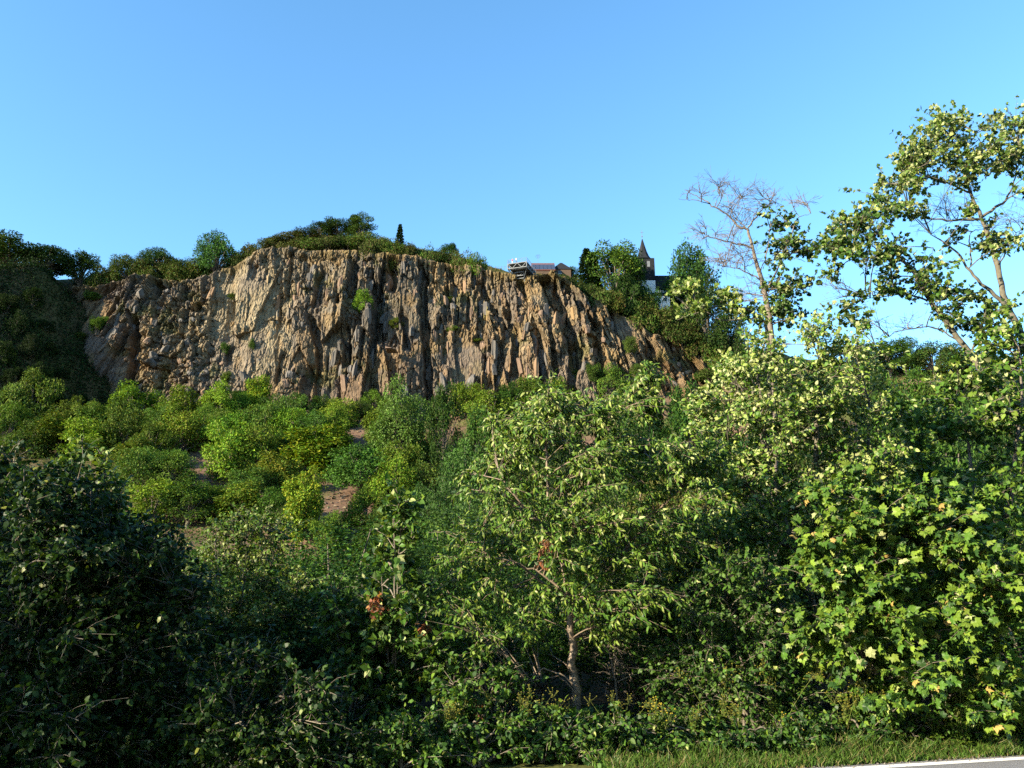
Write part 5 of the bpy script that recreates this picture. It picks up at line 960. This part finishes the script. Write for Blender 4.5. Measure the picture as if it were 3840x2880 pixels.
thick('willow_shrub', 'shrub with pale lit top standing between the dark thicket and the aspen', 'bush', 27, 930, 13.5, [(690, 2180), (760, 2010), (860, 1940), (930, 1890), (1010, 1930), (1090, 2010), (1180, 2180), (1220, 2400), (1150, 2700), (760, 2700), (680, 2450)], 170, 0.38, 0.062, 'ovate', (GRN, OLV, YGR, (0.15, 0.18, 0.06)), (0.4, 0.25, 0.2, 0.15), [(800, 2000), (930, 1920), (1050, 2000), (1130, 2200), (760, 2200)], 0, 11, pale=0.04, wood='bark_pale')
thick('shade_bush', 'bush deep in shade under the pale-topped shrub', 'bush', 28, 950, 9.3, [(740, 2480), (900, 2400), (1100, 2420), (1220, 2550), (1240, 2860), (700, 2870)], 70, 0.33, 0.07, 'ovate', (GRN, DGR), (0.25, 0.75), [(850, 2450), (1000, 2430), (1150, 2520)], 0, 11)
for i, (x, Y, lab) in enumerate([(1250, 9.1, 'low dark bush at the bottom border below the aspen shoots'), (1520, 9.2, 'low dark bush at the bottom border below the aspen sapling'), (1780, 9.25, 'low dark bush at the bottom border below the bramble'), (2060, 9.45, 'low dark bush at the bottom border left of the cherry foot'), (2350, 9.6, 'low bush at the bottom border right of the cherry foot'), (2600, 9.95, 'low bush at the bottom border under the dogwood'), (2900, 9.75, 'low bush on the verge between dogwood and maple sapling'), (3170, 9.95, 'low bush on the verge under the left of the maple sapling'), (3480, 10.2, 'low bush on the verge under the middle of the maple sapling'), (3740, 10.4, 'low bush on the verge at the right border'), (900, 8.9, 'low dark bush at the bottom border left of the shade bush')]):
    thick('front_bush', lab, 'bush', 41 + i, x, Y, [(x - 190, 2760 - 30 * (i > 5)), (x - 60, 2690 - 15 * (i > 5)), (x + 70, 2700), (x + 180, 2760 - 30 * (i > 5)), (x + 190, 2990), (x - 190, 2990)], 30, 0.22, 0.062, 'ovate', (GRN, DGR, YGR), (0.4, 0.5, 0.1), [(x - 100, 2740), (x, 2700), (x + 110, 2750)], 0, 10, dY=(0.25, 0.5))
# the dark trees at the left border
LP, LW = (DGR, GRN, YGR), (0.72, 0.22, 0.06)  # mostly the darkest leaf green: the thicket's shade put into the leaf colour
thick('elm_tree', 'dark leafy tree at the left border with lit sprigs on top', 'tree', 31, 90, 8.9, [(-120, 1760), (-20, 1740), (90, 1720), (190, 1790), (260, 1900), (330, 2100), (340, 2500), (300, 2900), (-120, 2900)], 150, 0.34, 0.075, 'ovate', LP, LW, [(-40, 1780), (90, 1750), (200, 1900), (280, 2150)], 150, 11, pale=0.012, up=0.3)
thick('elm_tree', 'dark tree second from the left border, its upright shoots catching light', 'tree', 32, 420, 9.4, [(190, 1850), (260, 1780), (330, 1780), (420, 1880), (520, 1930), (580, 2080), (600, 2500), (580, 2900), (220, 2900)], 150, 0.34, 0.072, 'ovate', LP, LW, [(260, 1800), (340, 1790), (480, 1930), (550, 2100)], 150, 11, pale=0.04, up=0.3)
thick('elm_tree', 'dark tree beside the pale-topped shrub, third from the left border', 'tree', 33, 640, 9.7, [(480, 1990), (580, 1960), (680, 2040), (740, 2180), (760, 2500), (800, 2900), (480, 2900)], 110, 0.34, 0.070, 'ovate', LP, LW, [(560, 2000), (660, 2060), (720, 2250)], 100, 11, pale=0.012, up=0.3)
for i, (x, y0, lab) in enumerate([(310, 1640, 'tallest leafy shoot rising from the left thicket'), (255, 1700, 'leafy shoot left of the tallest one in the left thicket'), (390, 1700, 'leafy shoot right of the tallest one, arching over'), (440, 1790, 'short leafy shoot at the right of the left thicket')]):
    b = gpt(x + 40, 10.2); sk = [(W([(x + 40, 2700), (x + 30, 2200), (x + 5, 1900), (x, y0)], 10.2), 0.02, 0.004)]
    r_ = np.random.default_rng(60 + i); ys = np.linspace(y0 + 10, 2000, 13); sprs = np.concatenate([blobs(r_, [(x + 18 * math.sin(q * 2.1), yy, 22, 16, 1, .15)], 10.2, .12) for q, yy in enumerate(ys)])
    traced_tree('leafy_shoot', lab, 'shoot', 61 + i, b, sk, sprs, 'ovate', 0.085, 5, 6, (GRN, YGR, (0.14, 0.18, 0.05)), (0.5, 0.3, 0.2), 'bark_pale', 0.3, None, 0, 0.2, palefn=lambda p: np.full(len(p), 0.06))
# pale dead stems right of the cherry trunk
b = gpt(2300, 10.9)
skel = [(W([(2320, 2800), (2310, 2560), (2280, 2440), (2275, 2300), (2290, 2150)], 10.9), 0.016, 0.005), (W([(2310, 2560), (2300, 2420), (2295, 2280), (2305, 2120)], 11.0), 0.012, 0.004), (W([(2280, 2440), (2235, 2360), (2215, 2270)], 10.8), 0.008, 0.004), (W([(2300, 2420), (2350, 2340), (2370, 2290)], 10.8), 0.007, 0.003), (W([(2275, 2210), (2220, 2160), (2190, 2090)], 10.8), 0.008, 0.003), (W([(2310, 2560), (2380, 2530), (2420, 2510)], 10.8), 0.006, 0.003)]
traced_tree('dead_sapling', 'thin dead sapling with bare pale stems right of the cherry trunk', 'tree', 71, b, skel, None, wood='twig_dead', bare=blobs(rn, [(2280, 2380, 40, 60, 6, .25), (2300, 2200, 40, 50, 5, .22), (2320, 2500, 40, 40, 4, .2)], 10.8, .1), twr=0.0025, brl=0.005)

# unseen trees: left ones shade the thicket, rear ones added to block sky light
for i, (x, y, h, w) in enumerate(((-9.2, 7.9, 4.3, 4.2), (-11.8, 6.8, 5.2, 5), (-15.5, 6.2, 6.4, 6), (-21, 5.6, 8.0, 7), (-42, -12.6, 16.5, 9), (-50, -14.5, 19.0, 10), (-58, -17, 21.0, 10), (-8, -9, 13, 8), (-1, -7.5, 14, 8), (6, -5, 13, 8), (13, -3, 14, 9), (21, -1, 14, 9), (29, 1.5, 13, 9), (-3, -15, 17, 10), (9, -12, 17, 10))):
    put(KT[i % 3], 'unseen_shade_tree', f'unseen tree added outside the picture for shade, {ORD[i]} along the other roadside', 'tree', (x, y, -0.05), w, h, 0.7 * i, (1, 1, 1), 'trees outside the picture')

# ------------------------------------------------------------------ verge: grass, weeds
rv = np.random.default_rng(55); n = 20000
s = rv.uniform(-2.6, 7, n); off = np.abs(rv.normal(0.0, 1.0, n)) * 0.42 + 0.0; P = EDGE_P + EDGE_D * s[:, None] + EDGE_N * off[:, None]; P = np.c_[P, np.zeros(n)]
hgt = rv.uniform(0.08, 0.26, n) * np.clip(0.5 + off, 0.5, 1.25) * (0.6 + 0.9 * vnoise(s * 1.4, off * 2, 5)); az = rv.uniform(0, 6.28, n); wd = 0.006; side = np.c_[np.cos(az), np.sin(az), np.zeros(n)] * wd
ln = np.c_[rv.normal(0, 0.3, (n, 2)), np.ones(n)] * hgt[:, None]; md = P + ln * 0.55; tp = P + ln + np.c_[rv.normal(0, 0.25, (n, 2)) * hgt[:, None], -0.1 * hgt]
Vg = np.stack([P - side, P + side, md - side * 0.8, md + side * 0.8, tp], 1).reshape(-1, 3); o5 = (np.arange(n) * 5)[:, None, None]
Fg = (np.array([(0, 1, 3), (0, 3, 2), (2, 3, 4)])[None] + o5).reshape(-1, 3)
tag(link('grass', np_mesh('grass', Vg, Fg, M['leaf'], np.repeat(pick(rv, n, [(0.065, 0.12, 0.018), (0.04, 0.085, 0.014), (0.14, 0.125, 0.05)], [0.42, 0.36, 0.22]), 5, axis=0))), 'rough green grass along the road edge', 'grass', None, 'stuff')

go_ = EDGE_P + EDGE_D * rv.uniform(-8, 8, 2600)[:, None] + EDGE_N * (rv.normal(0.02, 0.07, 2600))[:, None]
stones('gravel', 'grit and gravel along the road edge', 98, np.c_[go_, np.full(2600, 0.034)], 0.004, 0.018, [(0.15, 0.14, 0.12), (0.10, 0.09, 0.075), (0.08, 0.06, 0.04)])

def weed_kind(seed, h, heads, yellow):
    rng = np.random.default_rng(seed); ns = 7; t = np.linspace(0, 1, 6)[None, :, None]
    en = np.c_[rng.normal(0, 0.16, (ns, 2)), rng.uniform(0.75, 1.05, ns)] * h; st = rng.normal(0, 0.03, (ns, 3)) * np.array([1, 1, 0]); mid = (st + en) / 2; mid[:, :2] *= 0.5
    C_ = (1 - t) ** 2 * st[:, None] + 2 * t * (1 - t) * mid[:, None] + t ** 2 * en[:, None]; sv, sf = tubes(C_, np.linspace(0.006, 0.003, 6)[None] * np.ones((ns, 1)), 4)
    m = 240; k = rng.integers(0, ns, m); f = rng.uniform(0.08, 0.9, m)[:, None]; p = (1 - f) ** 2 * st[k] + 2 * f * (1 - f) * mid[k] + f ** 2 * en[k]; ax = rdir(rng, m); ax[:, 2] = np.abs(ax[:, 2]) * 0.5
    lv, lf, lk = leaf_mesh_arrays(p, ax, np.array([0, 0, 0.8]) + rdir(rng, m) * 0.5, 0.12 * rng.uniform(0.6, 1.2, m) * (1.2 - f[:, 0]), 'long', pick(rng, m, [GRN, (0.09, 0.14, 0.02), YGR], [0.4, 0.4, 0.2]))
    nf = heads * ns; k = np.repeat(np.arange(ns), heads); hp_ = en[k] + rng.normal(0, 0.045, (nf, 3)); stp = tubes(np.stack([en[k] - [0, 0, 0.06], hp_], 1), np.full((nf, 2), 0.002), 3)
    sv, sf = join([(sv, sf), stp]); a = np.arange(6) / 6 * 6.283; r = 0.013
    ring = np.c_[np.cos(a) * r, np.sin(a) * r, np.zeros(6)]; hv = np.concatenate([hp_[:, None] + ring[None], hp_[:, None] + np.array([[[0, 0, 0.010]]]), hp_[:, None] + np.array([[[0, 0, -0.008]]])], 1)
    hf = np.array([(i, (i + 1) % 6, 6) for i in range(6)] + [((i + 1) % 6, i, 7) for i in range(6)])[None] + (np.arange(nf) * 8)[:, None, None]
    return (np_mesh('stem', sv, sf, M['leaf'], np.tile((0.10, 0.12, 0.03), (len(sv), 1))), np_mesh('leaves', lv, lf, M['leaf'], lk), np_mesh('flower_heads', hv.reshape(-1, 3), hf.reshape(-1, 3), M['petal'] if yellow else M['leaf'], None if yellow else np.tile((0.17, 0.16, 0.03), (nf * 8, 1))))
WK = [weed_kind(1, 0.75, 12, True), weed_kind(2, 0.6, 9, False), weed_kind(3, 0.9, 14, False), weed_kind(4, 0.5, 6, True)]
spots = [(2660, 10.2), (2720, 9.9), (2850, 10.1), (2900, 9.8), (3090, 10.0), (3140, 10.2), (3420, 10.05), (3450, 10.3), (3500, 9.9), (3590, 10.1), (3620, 10.3), (3660, 10.15), (3700, 10.35), (3740, 10.2), (3790, 10.4), (3830, 10.3), (2560, 9.9), (2440, 9.8), (2300, 9.6), (2080, 9.6), (1960, 9.5), (1700, 9.4), (3260, 10.0), (3340, 10.2)]
for i, (x, Y) in enumerate(sorted(spots)):
    k = WK[[1, 2, 1, 2, 3][i % 5]]; b = gpt(x, Y); yl = k in (WK[0], WK[3])
    e = empty('roadside_weed', b, f'{"yellow-flowered" if yl else "yellowish-green seeding"} weed at the road edge, {ORD[i]} from the left', 'weed', 'weeds along the road edge'); e.rotation_euler = (0, 0, i * 1.3); e.scale = (rv.uniform(0.7, 1.1),) * 3
    for nm, me in zip(('stem', 'leaves', 'flower_heads'), k):
        o = link(nm, me, e)
        if nm != 'stem': o['kind'] = 'stuff'
print('TRIS', TRIS[0])
